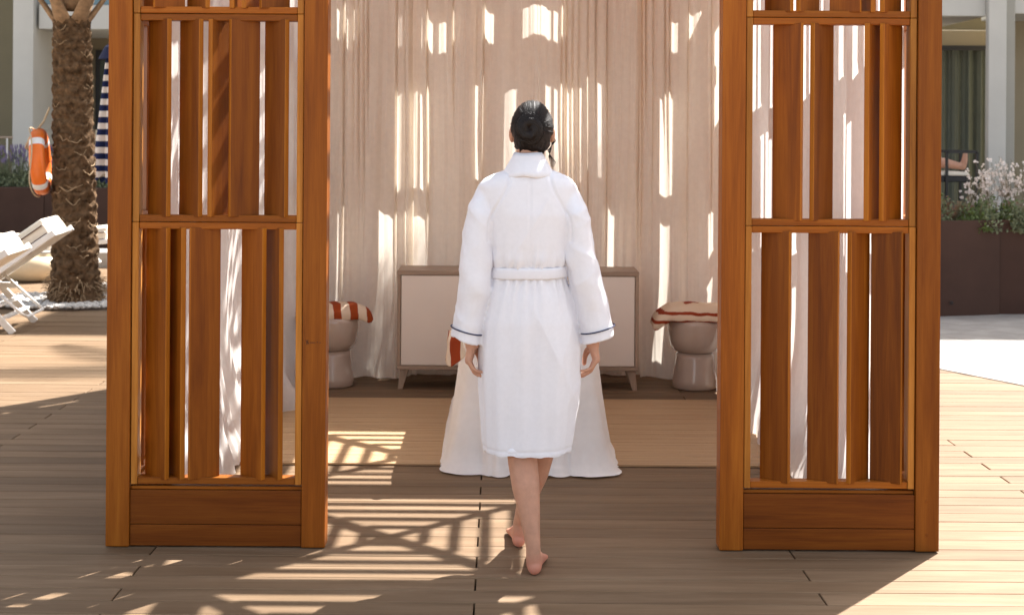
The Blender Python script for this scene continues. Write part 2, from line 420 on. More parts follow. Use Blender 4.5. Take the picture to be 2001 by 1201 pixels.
# back screen: openings where light reaches the curtain
CY, SY = 9.30, 9.55
GAP = (SY-CY)/SUN_AZ[1]; DROP = GAP*math.tan(SUN_EL); XS = GAP*SUN_AZ[0]
def zc_(y): return CAM_H-(y-258)/F*CY
rows = [(18, 137, [(650, 664), (680, 686), (780, 785), (826, 852), (866, 884), (933, 961), (1014, 1068), (1076, 1090), (1316, 1326), (1342, 1363)]),
        (170, 380, [(773, 784), (804, 813), (823, 838), (921, 927), (988, 1004), (1058, 1068), (1079, 1092), (1103, 1116), (1128, 1133), (1159, 1166), (1294, 1328), (1404, 1411)]),
        (412, 668, [(658, 666), (736, 776), (788, 838), (920, 926), (1064, 1072), (1100, 1110), (1181, 1199), (1296, 1314), (1360, 1408)])]
m = MB(); xa, xb = XL0+PW, XR1-PW
for ya, yb, ops in rows:
    z1, z0 = zc_(ya)+DROP, zc_(yb)+DROP
    e = [xa]
    for a, b in ops:
        e += [(a-1.5-979)/F*CY+XS, (b+1.5-979)/F*CY+XS]
    e.append(xb)
    for i in range(0, len(e), 2):
        a, b = e[i], min(e[i+1], xb)
        if b-a < .004: continue
        k = max(1, round((b-a)/.12)); s_ = (b-a)/k
        for q in range(k):
            m.box((a+s_*(q+.5), SY, (z0+z1)/2), (s_/1.27*1.01, .012, z1-z0+.02), rz=-math.atan2(SUN_AZ[0], SUN_AZ[1]))
    if ya == 18: ztop = z1
    zlast = z0
zr = [(zc_(18)+DROP, TOPZ+.12)]+[(zc_(b)+DROP, zc_(a)+DROP) for a, b in ((170, 137), (412, 380))][::1]
m.box(((xa+xb)/2, SY, (ztop+TOPZ+.12)/2), (xb-xa, .06, TOPZ+.12-ztop))
for (a, b) in ((137, 170), (380, 412)):
    z1, z0 = zc_(a)+DROP, zc_(b)+DROP
    m.box(((xa+xb)/2, SY, (z0+z1)/2), (xb-xa, .05, z1-z0))
m.box(((xa+xb)/2, SY, zlast/2), (xb-xa, .05, zlast))
m.build('back_screen', teak_v, cab)
# beams and roof lattice
def beam(a, b, name='beam'):
    mm = MB(); mm.bar((0, 0, 0), (abs(b[0]-a[0])+abs(b[1]-a[1]), 0, 0), PW, .118)
    rz = 0 if abs(b[0]-a[0]) > abs(b[1]-a[1]) else R(90)
    mm.build(name, teak_h, cab, a, (0, 0, rz), bevel=.003)
zb = TOPZ+.061
beam((XL1, FY+PW/2, zb), (XR0, FY+PW/2, zb))
for xa_, xb_ in ((XL0+PW, XL1-PW), (XR0+PW, XR1-PW)): beam((xa_, FY+PW/2, zb), (xb_, FY+PW/2, zb))
beam((XL0+PW, BY-PW/2, zb), (XR1-PW, BY-PW/2, zb))
for x in (XL0+PW/2, XR1-PW/2): beam((x, FY+PW, zb), (x, BY-PW, zb))
ROWS_Y = [(5.51, 6.68), (6.80, 7.96), (8.16, 9.27)]
COLS_X = [(-1.40, -1.02), (-.90, .26), (.38, 1.575)]
def lattice(x0, x1, y0, y1):
    m = MB(); z = TOPZ+.055; hh = .045; t = .030
    cx, cy = (x0+x1)/2, (y0+y1)/2; hx, hy = (x1-x0)/2, (y1-y0)/2
    n = max(1, int(round(min(hx, hy)/.118)))
    for k in range(n):
        f = 1-k/n; ax, ay = hx*f, hy*f
        if ax < .03 or ay < .03: continue
        m.box((cx, cy-ay, z), (2*ax, t, hh)); m.box((cx, cy+ay, z), (2*ax, t, hh))
        m.box((cx-ax, cy, z+.001), (t, 2*ay-t, hh)); m.box((cx+ax, cy, z+.001), (t, 2*ay-t, hh))
    if min(hx, hy) > .3:
        for sgn in (-1, 1):
            m.bar((cx-hx, cy-sgn*hy, z+.05), (cx+hx, cy+sgn*hy, z+.05), .055, .045)
    m.build('roof_lattice', teak_h, cab)
for y0, y1 in ROWS_Y:
    for x0, x1 in COLS_X: lattice(x0, x1, y0, y1)
m = MB(); z = TOPZ+.055; xi0, xi1 = XL0+PW, XR1-PW
ye = [FY+PW]+[q for p in ROWS_Y for q in p]+[SY+.03]  # wide rear strip is added to keep sun off the back curtain
for i in range(0, len(ye), 2):
    m.box(((xi0+xi1)/2, (ye[i]+ye[i+1])/2, z), (xi1-xi0, ye[i+1]-ye[i]+.01, .07))
for a, b in ((COLS_X[0][1], COLS_X[1][0]), (COLS_X[1][1], COLS_X[2][0])):
    m.box(((a+b)/2, (ye[0]+ye[-1])/2, z+.004), (b-a+.01, ye[-1]-ye[0], .06))
m.build('roof_joists', teak_h, cab)

# ------------------------------------------------------------------ curtains
def curtain(name, path, mat, seed, amp=.045, dens=9.0, z0=.012, z1=2.79, flare=.11, side=1, puddle=.085, vrows=40, soft=0, pleats=()):
    pts = [Vector((p[0], p[1], 0)) for p in path]
    ln = [0]
    for a, b in zip(pts, pts[1:]): ln.append(ln[-1]+(b-a).length)
    T = ln[-1]; nc = max(40, int(T/(.0055 if soft else .0036))); vs = []; fs = []
    zs = [z1-(z1-z0)*(i/(vrows))**.9 for i in range(vrows+1)]
    for i, z in enumerate(zs):
        low = 1-(z-z0)/(z1-z0)
        for j in range(nc+1):
            s = T*j/nc
            sw = s+.05*low*nz(s*1.7, seed*3.1, low*1.2)+.02*nz(s*5, seed, low*2)
            sw = max(0, min(T, sw))
            k = 0
            while k < len(ln)-2 and sw > ln[k+1]: k += 1
            f = (sw-ln[k])/(ln[k+1]-ln[k]); p = pts[k].lerp(pts[k+1], f)
            d = (pts[k+1]-pts[k]).normalized(); n = Vector((d.y, -d.x, 0))*side
            den = .5+.5*nz(s*1.3, seed*7.7, 0)+.25*nz(s*3.1, seed*2.2, 5)
            loc = sm(.42, .80, den)
            ph = 2*math.pi*dens*(s+.09*nz(s*2.1, seed, 9))+1.0*nz(s*1.1, low*1.3, seed)
            a1 = math.sin(ph)*(.12+.88*loc)*(.7+.5*nz(s*6, seed, 3))
            a2 = (.9 if not soft else .5)*math.sin(2*math.pi*2.6*s+3.0*nz(s*1.6, seed+.5, 3)+seed+.8*low*nz(s*2, seed, 3))
            a3 = .20*math.sin(ph*2.3+seed*2+low*2)*loc
            fine = (.017*nz(s*9, low*.8, seed)+.010*nz(s*24, low*.9, seed+4)+.004*nz(s*70, low*2, seed+6))*(.5 if soft else 1)
            if pleats:
                xw = p.x+.03*low*nz(p.x*5, seed, low*1.5)
                for q0, dep, zlow in pleats:
                    e_ = (xw-q0)/.0065
                    if abs(e_) < 3: fine -= dep*math.exp(-e_*e_)*sm(zlow, zlow+.9, z)
                    elif abs(e_) < 9: fine += .12*dep*math.exp(-(abs(e_)-4.5)**2/4)*sm(zlow, zlow+.9, z)
            A = amp*(.55+.55*low)
            off = A*(a1*(.55 if soft else 1)+a2+a3)+fine-(0 if soft else 1.1*amp*loc*max(0, math.sin(ph*1.37+2.1*nz(s*3, seed, 7)))**10)
            fl = flare*sm(.72, 1, low)**1.6*(.5+.8*nz(s*2.6, seed*1.3, 1)+.5)
            q = p+n*(off+fl)+d*(.02*low*nz(s*3, seed+8, low*2))
            zz = z
            if i >= vrows-2:
                q += n*puddle*(.45+.9*nz(s*4.5, seed, 2))*(i-(vrows-3))/3
                zz = max(.006, z+.012*nz(s*9, seed, 6)+(.02 if i == vrows-1 else 0))
            vs.append((q.x, q.y, zz))
    w = nc+1
    for i in range(vrows):
        for j in range(nc): fs.append((i*w+j, i*w+j+1, (i+1)*w+j+1, (i+1)*w+j))
    m = MB(); m.add(vs, fs)
    # hem band
    return m.build(name, mat, None, smooth=True)
def back_piece(xa, xb, seed, dy, lab, **k):
    k['pleats'] = [((q-979)/F*CY, .030+.022*((q*7) % 5)/4, -.2+1.5*((q*3) % 7)/6) for q in (672, 690, 699, 708, 716, 775, 834, 884, 944, 1098, 1107, 1118, 1130, 1148, 1164, 1186, 1254, 1262, 1275, 1297, 1306, 1345, 1392) if xa < (q-979)/F*CY < xb]
    o = curtain('back_curtain', [(xa, CY+dy), ((xa+xb)/2, CY+dy+.01), (xb, CY+dy)], linen, seed, side=1, **k)
    tag(o, lab, 'curtain', 'beige curtains along the back of the cabana')
def bx(px): return (px-979)/F*CY
back_piece(bx(560), bx(818), 3, .015, 'beige linen back curtain hanging behind the left ceramic stool', amp=.040, dens=12)
back_piece(bx(806), bx(930), 11, -.02, 'narrow beige back curtain left of the person, above the cabinet', amp=.030, dens=12, flare=.02, puddle=.02)
back_piece(bx(920), bx(1262), 5, .02, 'widest beige back curtain, directly behind the person', amp=.040, dens=12, flare=.02, puddle=.02)
back_piece(bx(1250), bx(1480), 17, -.01, 'beige linen back curtain hanging behind the right ceramic stool', amp=.040, dens=12)
o = curtain('side_curtain', [(-1.33, 5.60), (-1.36, 6.2), (-1.34, 7.8), (-1.31, 9.18)], sheet_m, 23, amp=.035, dens=4.5, side=1, flare=.10, soft=1)
tag(o, 'white cotton curtain along the left side, behind the left slatted frame', 'curtain', 'white curtains along the sides of the cabana')
o = curtain('side_curtain', [(1.575, 5.60), (1.50, 5.95), (1.47, 6.6), (1.45, 7.8), (1.45, 9.18)], sheet_m, 31, amp=.032, dens=4.5, side=-1, flare=.08, soft=1)
tag(o, 'white cotton curtain along the right side, behind the right slatted frame', 'curtain', 'white curtains along the sides of the cabana')

# ------------------------------------------------------------------ cabinet
CX0, CX1, CYF = -.633, .856, 8.75
cabn = tag(empty('sideboard_cabinet', ((CX0+CX1)/2, CYF+.17, 0)), 'low taupe two-door cabinet with oak frame against the curtains', 'cabinet')
W = CX1-CX0; DEP = .33; ZB, ZT = .125, .735
place(bbox(W, DEP, .028, oak_m, .002), 'top_panel', cabn, (0, 0, ZT-.014))
place(bbox(W, DEP, .024, oak_m, .002), 'bottom_panel', cabn, (0, 0, ZB+.012))
for s in (-1, 1): place(bbox(.022, DEP-.002, ZT-ZB-.054, oak_v, .002), 'side_panel', cabn, (s*(W/2-.011), 0, (ZT+ZB)/2-.002))
place(bbox(W-.05, .012, ZT-ZB-.06, oak_m, .001), 'back_panel', cabn, (0, DEP/2-.01, (ZT+ZB)/2))
dw = (W-.050)/2
for s in (-1, 1): place(bbox(dw-.002, .018, ZT-ZB-.060, door_m, .0015), 'door', cabn, (s*dw/2, -DEP/2+.012, (ZT+ZB)/2-.002))
for sx in (-1, 1):
    for sy in (-1, 1):
        mm = MB(); x0 = sx*(W/2-.045); y0 = sy*(DEP/2-.05)
        top = [(x0-.028, y0-.022, ZB), (x0+.028, y0-.022, ZB), (x0+.028, y0+.022, ZB), (x0-.028, y0+.022, ZB)]
        ox = sx*.025
        bot = [(x0-.015+ox, y0-.014+sy*.015, 0.0005), (x0+.015+ox, y0-.014+sy*.015, 0.0005), (x0+.015+ox, y0+.014+sy*.015, 0.0005), (x0-.015+ox, y0+.014+sy*.015, 0.0005)]
        mm.loft([bot, top]); mm.build('leg', oak_v, cabn, bevel=.002)

# ------------------------------------------------------------------ stools and towels
def stool(x, y, lab):
    t = tag(empty('ceramic_stool', (x, y, 0)), lab, 'stool', 'glazed stools either side of the cabinet')
    m = MB(); m.lathe([(.02, .001), (.132, .001), (.142, .010), (.140, .05), (.128, .12), (.119, .19), (.114, .222), (.02, .223)], n=48); m.build('pedestal', ceramic, t, smooth=True)
    m = MB(); m.lathe([(.02, .2235), (.106, .224), (.132, .238), (.152, .268), (.160, .31), (.167, .36), (.168, .405), (.166, .424), (.155, .432), (.02, .433)], n=48); m.build('bowl', ceramic, t, smooth=True)
stool(1.222, 8.90, 'glossy taupe mushroom stool on the right under a draped towel')
stool(-1.050, 8.90, 'glossy taupe mushroom stool on the left, half hidden by the frame')
def towel(name, c, mat, hw, hd, th, seed, droop, lab, rz=0):
    # a folded towel: a thick rounded slab whose ends sag over the stool
    m = MB(); rings = []; n = 44
    for i in range(n+1):
        sx = -1+2*i/n
        x = hw*sx
        end = math.sqrt(max(0, 1-max(0, (abs(sx)-.82)/.18)**2))
        sag = droop(sx)
        rg = []
        for k in range(28):
            a = 2*math.pi*k/28
            ca, sa = math.cos(a), math.sin(a)
            yy = hd*math.copysign(abs(ca)**.45, ca)*(.9+.1*end)
            zz = th*.5*math.copysign(abs(sa)**.6, sa)*max(.12, end)
            if sa > 0: zz += .006*nz(x*18, yy*18, seed)+.012*nz(x*6, yy*5, seed+2)
            yy += .012*nz(x*9, zz*30, seed+5)
            ysag = -.022*max(0, abs(yy)/hd-.72)/.28
            rg.append((x, yy, th*.5+zz+sag+ysag))
        rings.append(rg)
    m.loft(rings)
    o = m.build(name, mat, None, c, (0, 0, rz), smooth=True)
    tag(o, lab, 'towel', 'folded striped towels')
towel('striped_towel', (-1.045, 8.90, .428), towel_m, .235, .15, .085, 3, lambda s: -.035*max(0, abs(s)-.62)/.38, 'rust and cream striped folded towel on the left stool', rz=R(14))
towel('striped_towel', (1.20, 8.90, .430), towel_y, .250, .16, .092, 9, lambda s: -.075*max(0, -s-.55)/.45-.02*max(0, s-.6), 'rust and cream striped folded towel slumped over the right stool', rz=R(-3))

# ------------------------------------------------------------------ treatment table under its cover, towel on its corner
TX, TY0, TY1, TZ = .143, 6.66, 8.45, .655
tt = tag(empty('treatment_table', (TX, (TY0+TY1)/2, 0)), 'padded treatment table hidden under the white cover behind the person', 'table')
place(bbox(.62, TY1-TY0-.04, .06, cream_m, .015, 3), 'mattress', tt, (0, 0, TZ-.04))
for sx in (-1, 1):
    for sy in (-1, 1): place(bbox(.05, .05, TZ-.075, oak_v, .004), 'leg', tt, (sx*.25, sy*.78, (TZ-.075)/2))
m = MB(); npm = 260; rings = []
def rr(t, hx, hy, r):
    # point and outward normal on a rounded rectangle
    a = 2*math.pi*t; p = 7.0
    c, s = math.cos(a), math.sin(a)
    k = (abs(c)**p+abs(s)**p)**(-1/p)
    x, y = hx*c*k, hy*s*k
    nn = Vector((math.copysign(abs(c*k)**(p-1), c)/hx, math.copysign(abs(s*k)**(p-1), s)/hy, 0)).normalized()
    return Vector((x, y, 0)), nn
HX, HY = .325, (TY1-TY0)/2
levels = [0, .012, .03, .08, .16, .26, .36, .46, .54, .60, .632, .648, .655, .650, .654]
rings.append([tuple(rr(j/npm, HX*.5, HY*.5, 0)[0]+Vector((0, 0, TZ+.003))) for j in range(npm)])
rings.append([tuple(rr(j/npm, HX*.93, HY*.975, 0)[0]+Vector((0, 0, TZ+.002))) for j in range(npm)])
for li, dr in enumerate(levels):
    rg = []
    for j in range(npm):
        t = j/npm; p, n = rr(t, HX, HY, 0)
        k = dr/.655; a = 2*math.pi*t
        ps = p.x*1.0+p.y*1.0
        pr = noise.noise(Vector((p.x*6.5, p.y*2.5, 3)))+.6*noise.noise(Vector((p.x*13, p.y*5, 8)))
        fold = (.5+.5*math.sin(2*math.pi*(p.x*5.2+p.y*1.1)+3*pr))*.55+pr*.5
        fw = abs(n.y)**.7; out = .025*k**.8+.045*k**1.5+.060*k**1.2*(fold-.2)*fw+.012*k*(1-fw)+.050*k**1.6*(2*abs(n.x*n.y))**1.5-.022*k*math.exp(-((abs(p.x)-.235)/.035)**2)*fw+.034*k**1.2*(abs(math.sin(math.pi*(p.x/.085+.35*pr)))**.6-.5)*fw; cd = math.hypot(abs(p.x)-HX, p.y+HY); out += .042*k**1.15*math.exp(-(cd/.22)**2)*(abs(math.sin(math.pi*((abs(p.x)-p.y*.9)/.105+.4*k)))**.5-.55)
        zz = TZ-dr
        if li >= 10:
            q = (li-9)/5
            out += .040*q*(.7+.8*fw*noise.noise(Vector((p.x*7, p.y*1.6, 21))))
            zz = [.040, .026, .012, .008, .005][li-10]+(.016*max(0, noise.noise(Vector((p.x*11, p.y*3, li)))))
        q = p+n*out
        cre = (.004+.010*fw)*noise.noise(Vector((q.x*13, q.y*4, zz*7+4)))*sm(.05, .3, k)
        q = q+n*cre
        rg.append((q.x, q.y, max(.004, zz)))
    rings.append(rg)
m.loft(rings, cap=False); m.f.append(tuple(range(npm))); m.m.append(0)
o = m.build('table_cover', cover_m, None, (TX, (TY0+TY1)/2, .0), smooth=True)
tag(o, 'long white cotton cover draped over the table, pooling on the floor', 'cover')
# towel hanging at the table corner
m = MB()
p0 = PX(893, 664, 6.60); n = 18; fold = []
for i in range(n+1):
    t = i/n; row = []
    for j in range(9):
        s = j/8
        x = -.040+.080*s+.010*math.sin(t*3+s*5)
        y = -.018*math.sin(s*math.pi*1.6)-.028*sm(0, .3, t)
        z = .055-.165*t+(.075*s*(1-s)*2 if False else .05*abs(s-.45)*sm(.3, 1, t)*2)
        row.append((x, y, z))
    fold.append(row)
vs = [p for r_ in fold for p in r_]; fs = [(i*9+j, i*9+j+1, (i+1)*9+j+1, (i+1)*9+j) for i in range(n) for j in range(8)]
m.add(vs, fs)
ctow = stripes('rust_corner_terry', (.74, .60, .45), (.32, .055, .018), 0, .062, .62, .02)
o = m.build('corner_towel', ctow, None, (p0[0], p0[1]-.03, p0[2]-.01), (0, 0, R(-25)), smooth=True)
sd = o.modifiers.new('thickness', 'SOLIDIFY'); sd.thickness = .008; sd.offset = 0
tag(o, 'rust towel corner hanging off the covered table by the left hand', 'towel')

# ------------------------------------------------------------------ the person in the robe, walking away
PO = Vector((.107, 5.25, 0))
per = tag(empty('person', PO), 'person seen from behind in a white bathrobe, walking barefoot into the cabana', 'person')
def ering(cx, cy, z, hw, hd, n=48, p=2.3, tilt=(0, 0)):
    out = []
    for k in range(n):
        a = 2*math.pi*k/n; c, s = math.cos(a), math.sin(a)
        x = hw*math.copysign(abs(c)**(2/p), c); y = hd*math.copysign(abs(s)**(2/p), s)
        out.append((cx+x, cy+y, z+x*tilt[0]+y*tilt[1]))
    return out
def relx(px, y, D=5.25): return PX(px, y, D)[0]-PO.x
def relz(y, D=5.25): return PX(0, y, D)[2]
# --- skin: one continuous body
b = MB()
HC = Vector((.008, .022, 1.598))
b.ell(HC, (.070, .090, .100), 24, 16)
b.ell(HC+Vector((0, .035, -.045)), (.052, .062, .062), 20, 12)       # jaw
b.tube([(-.004, -.004, 1.38), (-.002, -.002, 1.46), (.004, .008, 1.56)], [.056, .050, .049], 18)
b.tube([HC+Vector((0, .082, .015)), HC+Vector((0, .103, -.022))], [.008, .013], 10, round_ends=True)   # nose
for s in (-1, 1):
    b.ell(HC+Vector((0, .090, -.052+s*.005)), (.020, .007, .005), 12, 8)   # lips
    b.ell(HC+Vector((s*.074, -.002, -.016)), (.010, .022, .032), 14, 10, M=Matrix.Rotation(s*R(22), 4, 'Z'))  # ears
    b.ell(HC+Vector((s*.030, .080, .028)), (.022, .010, .006), 10, 6)       # brow
b.loft([ering(0, 0, z, hw, hd, 32) for z, hw, hd in ((.80, .09, .075), (.88, .142, .092), (.97, .135, .092), (1.07, .105, .08), (1.18, .118, .088), (1.30, .138, .09), (1.38, .13, .075), (1.43, .07, .055))])
SL = {  # sleeve stations: y px, centre px, half width m
 -1: [(386, 955, .047), (416, 942, .050), (457, 934, .057), (523, 930, .060), (567, 928, .062), (611, 921, .058), (650, 913, .056)],
  1: [(384, 1103, .046), (414, 1119, .048), (457, 1129, .052), (501, 1134, .059), (549, 1145, .062), (600, 1158, .060), (646, 1167, .059)]}
WR = {-1: Vector((relx(923, 676), -.012, relz(672))), 1: Vector((relx(1158, 672), -.012, relz(668)))}
for s in (-1, 1):
    sh = Vector((s*.128, 0, 1.345)); el = Vector((relx(SL[s][3][1], 523)-0*s, -.012, 1.09)); wr = WR[s]
    b.tube([sh-Vector((s*.04, 0, -.01)), sh, sh.lerp(el, .5), el, el.lerp(wr, .35), el.lerp(wr, .75), wr, wr+Vector((0, 0, -.012))], [.040, .044, .040, .036, .037, .031, .026, .0255], 16)
def hand(s):
    w = WR[s]; i = -s                       # i: towards the body
    # local: z down from the wrist, y forward = index side, x inward
    def q(x, y, z): return w+Vector((i*x, y, z))
    rg = []
    for z, cx, hx, hy in ((.012, 0, .020, .026), (-.012, -.002, .019, .030), (-.035, -.007, .017, .038), (-.056, -.012, .0155, .041), (-.070, -.013, .013, .040)):
        rg.append([q(cx+hx*math.cos(2*math.pi*k/18), .004+hy*math.sin(2*math.pi*k/18), z) for k in range(18)])
    b.loft(rg)
    for f, (y, ln, dz, r, cur) in enumerate(((.034, 1.0, 0, .0084, .80), (.0115, 1.08, -.004, .0088, .92), (-.0115, 1.02, -.002, .0084, 1.0), (-.033, .82, .004, .0075, 1.08))):
        p = q(-.012, y, -.060+dz); a = R(8)*cur
        pts = [p]; ang = R(6)
        for seg, bend in ((.042, R(22)), (.027, R(34)), (.022, R(16))):
            ang += bend*cur
            p = p+Vector((i*math.sin(ang), -.06*f*0, -math.cos(ang)))*seg*ln
            pts.append(p)
        b.tube(pts, [r*1.12, r*1.03, r*.93, r*.80], 12, round_ends=True)
    # thumb leaves the front side of the palm near its base
    b.tube([q(.004, .024, -.018), q(.018, .040, -.034), q(.027, .046, -.058), q(.029, .044, -.082)], [.014, .0125, .0105, .009], 12, round_ends=True)
for s in (-1, 1): hand(s)
# legs
def leg(pts, rad): b.tube(pts, rad, 20)
leg([(-.065, 0, .86), (-.058, .01, .70), (-.044, -.005, .52), (-.032, -.022, .455), (-.020, -.050, .39), (-.008, -.082, .30), (.004, -.104, .22), (.013, -.122, .15), (.019, -.129, .095), (.021, -.127, .055), (.022, -.125, .028)],
    [.082, .073, .055, .050, .0545, .0505, .040, .0305, .0265, .0280, .027])
leg([(.065, .0, .86), (.070, .05, .70), (.066, .085, .52), (.060, .098, .455), (.050, .100, .39), (.030, .118, .30), (.008, .146, .22), (-.012, .176, .15), (-.024, .205, .095), (-.026, .212, .055), (-.026, .215, .028)],
    [.082, .073, .055, .050, .0530, .0490, .038, .0300, .0265, .0280, .027])
def foot(hx, hy, ang):
    d = Vector((math.sin(ang), math.cos(ang), 0)); n = Vector((d.y, -d.x, 0))
    rg = []
    for s, hw, hh, cz in ((-.004, .006, .010, .026), (.004, .019, .021, .025), (.020, .0265, .030, .030), (.045, .0275, .042, .042), (.075, .028, .040, .040), (.105, .031, .033, .034), (.14, .036, .023, .025), (.175, .041, .016, .018), (.200, .041, .013, .0145), (.212, .036, .010, .012)):
        o = Vector((hx, hy, 0))+d*s
        rg.append([o+n*(hw*math.cos(2*math.pi*k/20))+Vector((0, 0, cz+hh*math.sin(2*math.pi*k/20))) for k in range(20)])
    b.loft(rg)
    return d, n, Vector((hx, hy, 0))
for hx, hy, an, side in ((.022, -.155, R(5), -1), (-.027, .185, R(-3), 1)):
    d, n, o = foot(hx, hy, an)
    for k, (off, ln, r) in enumerate(((-.030, .046, .0125), (-.012, .043, .0092), (.004, .036, .0088), (.019, .028, .0084), (.032, .018, .0080))):
        off = -off*side*1.0
        st = o+d*(.190+0*k)+n*off+Vector((0, 0, .012))
        b.tube([st, st+d*ln*.6+Vector((0, 0, .001)), st+d*ln+Vector((0, 0, -.002))], [r, r, r*.9], 10, round_ends=True)
for v_ in b.v: pass
remesh(b, 'body', skin_m, .0043, 5, per)
for s in (-1, 1):
    mm = MB(); mm.ell((0, 0, 0), (.0115, .0115, .0115), 14, 10); e_ = mm.build('eye', buoy_white, per, HC+Vector((s*.030, .081, .010)), smooth=True)
    mm = MB(); mm.ell((0, .0095, 0), (.0055, .003, .0055), 10, 6); mm.build('iris', hair_m, e_, smooth=True)
# --- robe
r = MB()
TOR = [(1.452, .000, .000, .085, .078), (1.434, -.004, .0, .132, .090), (1.416, -.006, .0, .164, .098), (1.392, -.008, .0, .184, .104), (1.35, -.006, .0, .180, .112), (1.29, 0, -.004, .160, .120), (1.18, 0, -.004, .146, .118), (1.10, 0, 0, .136, .108), (1.078, 0, 0, .134, .106), (1.05, 0, 0, .137, .110), (.98, .002, 0, .158, .126),
       (.90, .004, 0, .176, .138), (.79, .006, .0, .187, .140), (.65, .006, 0, .184, .138), (.52, .003, -.004, .171, .134), (.415, -.001, -.010, .157, .130)]
rg = [ering(cx, cy, z, hw, hd, 56, tilt=((.012 if z < .5 else 0), (.02 if z < .5 else 0))) for z, cx, cy, hw, hd in TOR]
rg = [ering(0, 0, 1.458, .04, .04, 56)]+rg+[ering(-.001, -.01, .417, .143, .116, 56), ering(-.001, -.01, .45, .14, .112, 56)]
r.loft(rg)
for s in (-1, 1):
    st = SL[s]; rgs = []
    rgs.append([tuple(Vector((s*(.085+.02*s*math.cos(2*math.pi*k/40)), 0, 1.352))+Vector((0, .072*math.sin(2*math.pi*k/40), s*.066*math.cos(2*math.pi*k/40)))) for k in range(40)])
    for i, (y, cx, hw) in enumerate(st):
        c = Vector((relx(cx, y), -.030+.030*(i < 1)+(.014 if i > 4 else 0), relz(y)))
        hd = .062+.018*min(1, i/4)
        tl = (s*.30 if i == len(st)-1 else (s*.15 if i == len(st)-2 else (s*.80 if i == 0 else (s*.45 if i == 1 else (s*.15 if i == 2 else 0)))))
        if i < 2: hw_ = hw*(1.0 if i else .95)
        else: hw_ = hw
        rgs.append([tuple(c+Vector((hw_*math.cos(2*math.pi*k/40), hd*math.sin(2*math.pi*k/40), tl*hw_*math.cos(2*math.pi*k/40)))) for k in range(40)])
    y, cx, hw = st[-1]
    for dz, f in ((-.028, 1.03), (-.030, .80), (.02, .72)):
        c = Vector((relx(cx+s*1, y), -.016, relz(y)+dz))
        rgs.append([tuple(c+Vector((f*hw*math.cos(2*math.pi*k/40), f*.080*math.sin(2*math.pi*k/40), s*.30*f*hw*math.cos(2*math.pi*k/40)))) for k in range(40)])
    if s == 1: rgs = [list(reversed(q)) for q in rgs]
    r.loft(rgs)
def crease(co, n):
    x, y, z = co
    a = math.atan2(y, x); d = 0
    arm = sm(.13, .175, abs(x)) if z > .80 else 0; cuff = sm(.84, .93, z)
    tors = 1-arm
    # gathers under and over the belt
    g = math.exp(-max(0, 1.055-z)/.075) if z < 1.055 else math.exp(-max(0, z-1.10)/.045)*.7
    d += tors*g*.0062*math.sin(a*21+5*nz(a*2, 3, z*2))
    d += tors*.005*nz(x*7+z*3, y*5, z*2.2)*sm(1.5, 1.3, z)
    # long soft drapes in the skirt
    if z < 1.05: d += sm(1.05, .8, z)*.012*nz(a*3.2, z*.9, 5)
    # blousing above the belt
    if 1.09 < z < 1.25: d += tors*.006*math.exp(-((z-1.125)/.03)**2)*(1+.6*math.sin(a*9))
    # sleeve creases
    d += cuff*arm*.004*nz(x*12+z*9, y*10, z*13+x*7)+cuff*arm*.002*nz(x*22, y*14, z*16)
    # back seam, raglan seams
    if y < 0 and z > 1.1: d -= .0028*math.exp(-((x)/.004)**2)
    for s in (-1, 1):
        if y < 0 and 1.19 < z < 1.45:
            xs = s*(.075+.075*sm(1.43, 1.24, z)); d -= .0060*math.exp(-((x-xs)/.0055)**2)
    def rdg(*q): return (1-abs(nz(*q)))**5-.35
    if z < 1.0 and y < .05: d += tors*sm(1.02, .9, z)*(.0050*rdg(x*7+z*2.3, 1, z*.9)+.0050*rdg(x*7-z*2.3, 9, z*.9))
    if z > 1.1: d += tors*.0035*(rdg(x*8+z*4, 4, z*2)+rdg(x*8-z*4, 6, z*2))*sm(1.42, 1.3, z)
    d += cuff*arm*.0050*(rdg(x*6+z*7, y*4, 2+z*3)+.7*rdg(x*6-z*9, y*4, 7+z*3))
    # hem band
    if z < .50:
        d -= .0026*math.exp(-((z-.438-x*.012)/.0035)**2)
    if z < .62 and y < 0: d += -.006*sm(.62, .45, z)*math.cos(x*14)
    return n*d
remesh(r, 'robe', robe_m, .0050, 9, per, crease)
# collar
m = MB(); rgs = []
for z, cx, cy, hw, hd in ((1.515, -.006, .000, .052, .056), (1.521, -.006, -.002, .054, .061), (1.505, -.006, -.002, .061, .068), (1.475, -.006, -.002, .078, .084), (1.455, -.006, -.002, .090, .096), (1.437, -.005, -.001, .100, .104), (1.432, -.005, 0, .098, .100), (1.440, -.004, 0, .085, .085)):
    q = ering(cx, cy, z, hw, hd, 60)
    q = [(x, y, z_-(.060*sm(-.02, .06, y))-.006*nz(x*20, y*20, 2)+(.004*nz(x*12, y*9, z*14))) for x, y, z_ in q]
    rgs.append(q)
m.loft(rgs, cap=False)
m.build('robe_collar', robe_m, per, (0, 0, -.006), smooth=True)
# belt
m = MB(); rgs = []
for dz, g in ((-.0195, .000), (-.0205, .003), (-.014, .0045), (.009, .0045), (.0195, .003), (.0205, .000)):
    q = ering(0, 0, 1.077, .136+g+.004, .108+g+.004, 72)
    rgs.append([(x, y, z+dz+x*.022+.002*nz(x*8, y*8, 4)) for x, y, z in q])
m.loft(rgs, cap=False); o = m.build('robe_belt', robe_m, per, smooth=True)
for sx, zz in ((-.02, .80), (.03, .76)):
    mm = MB(); mm.bar((sx*.4, .124, 1.07), (sx*1.6, .150, zz), .045, .009); mm.build('belt_end', robe_m, o, bevel=.003)
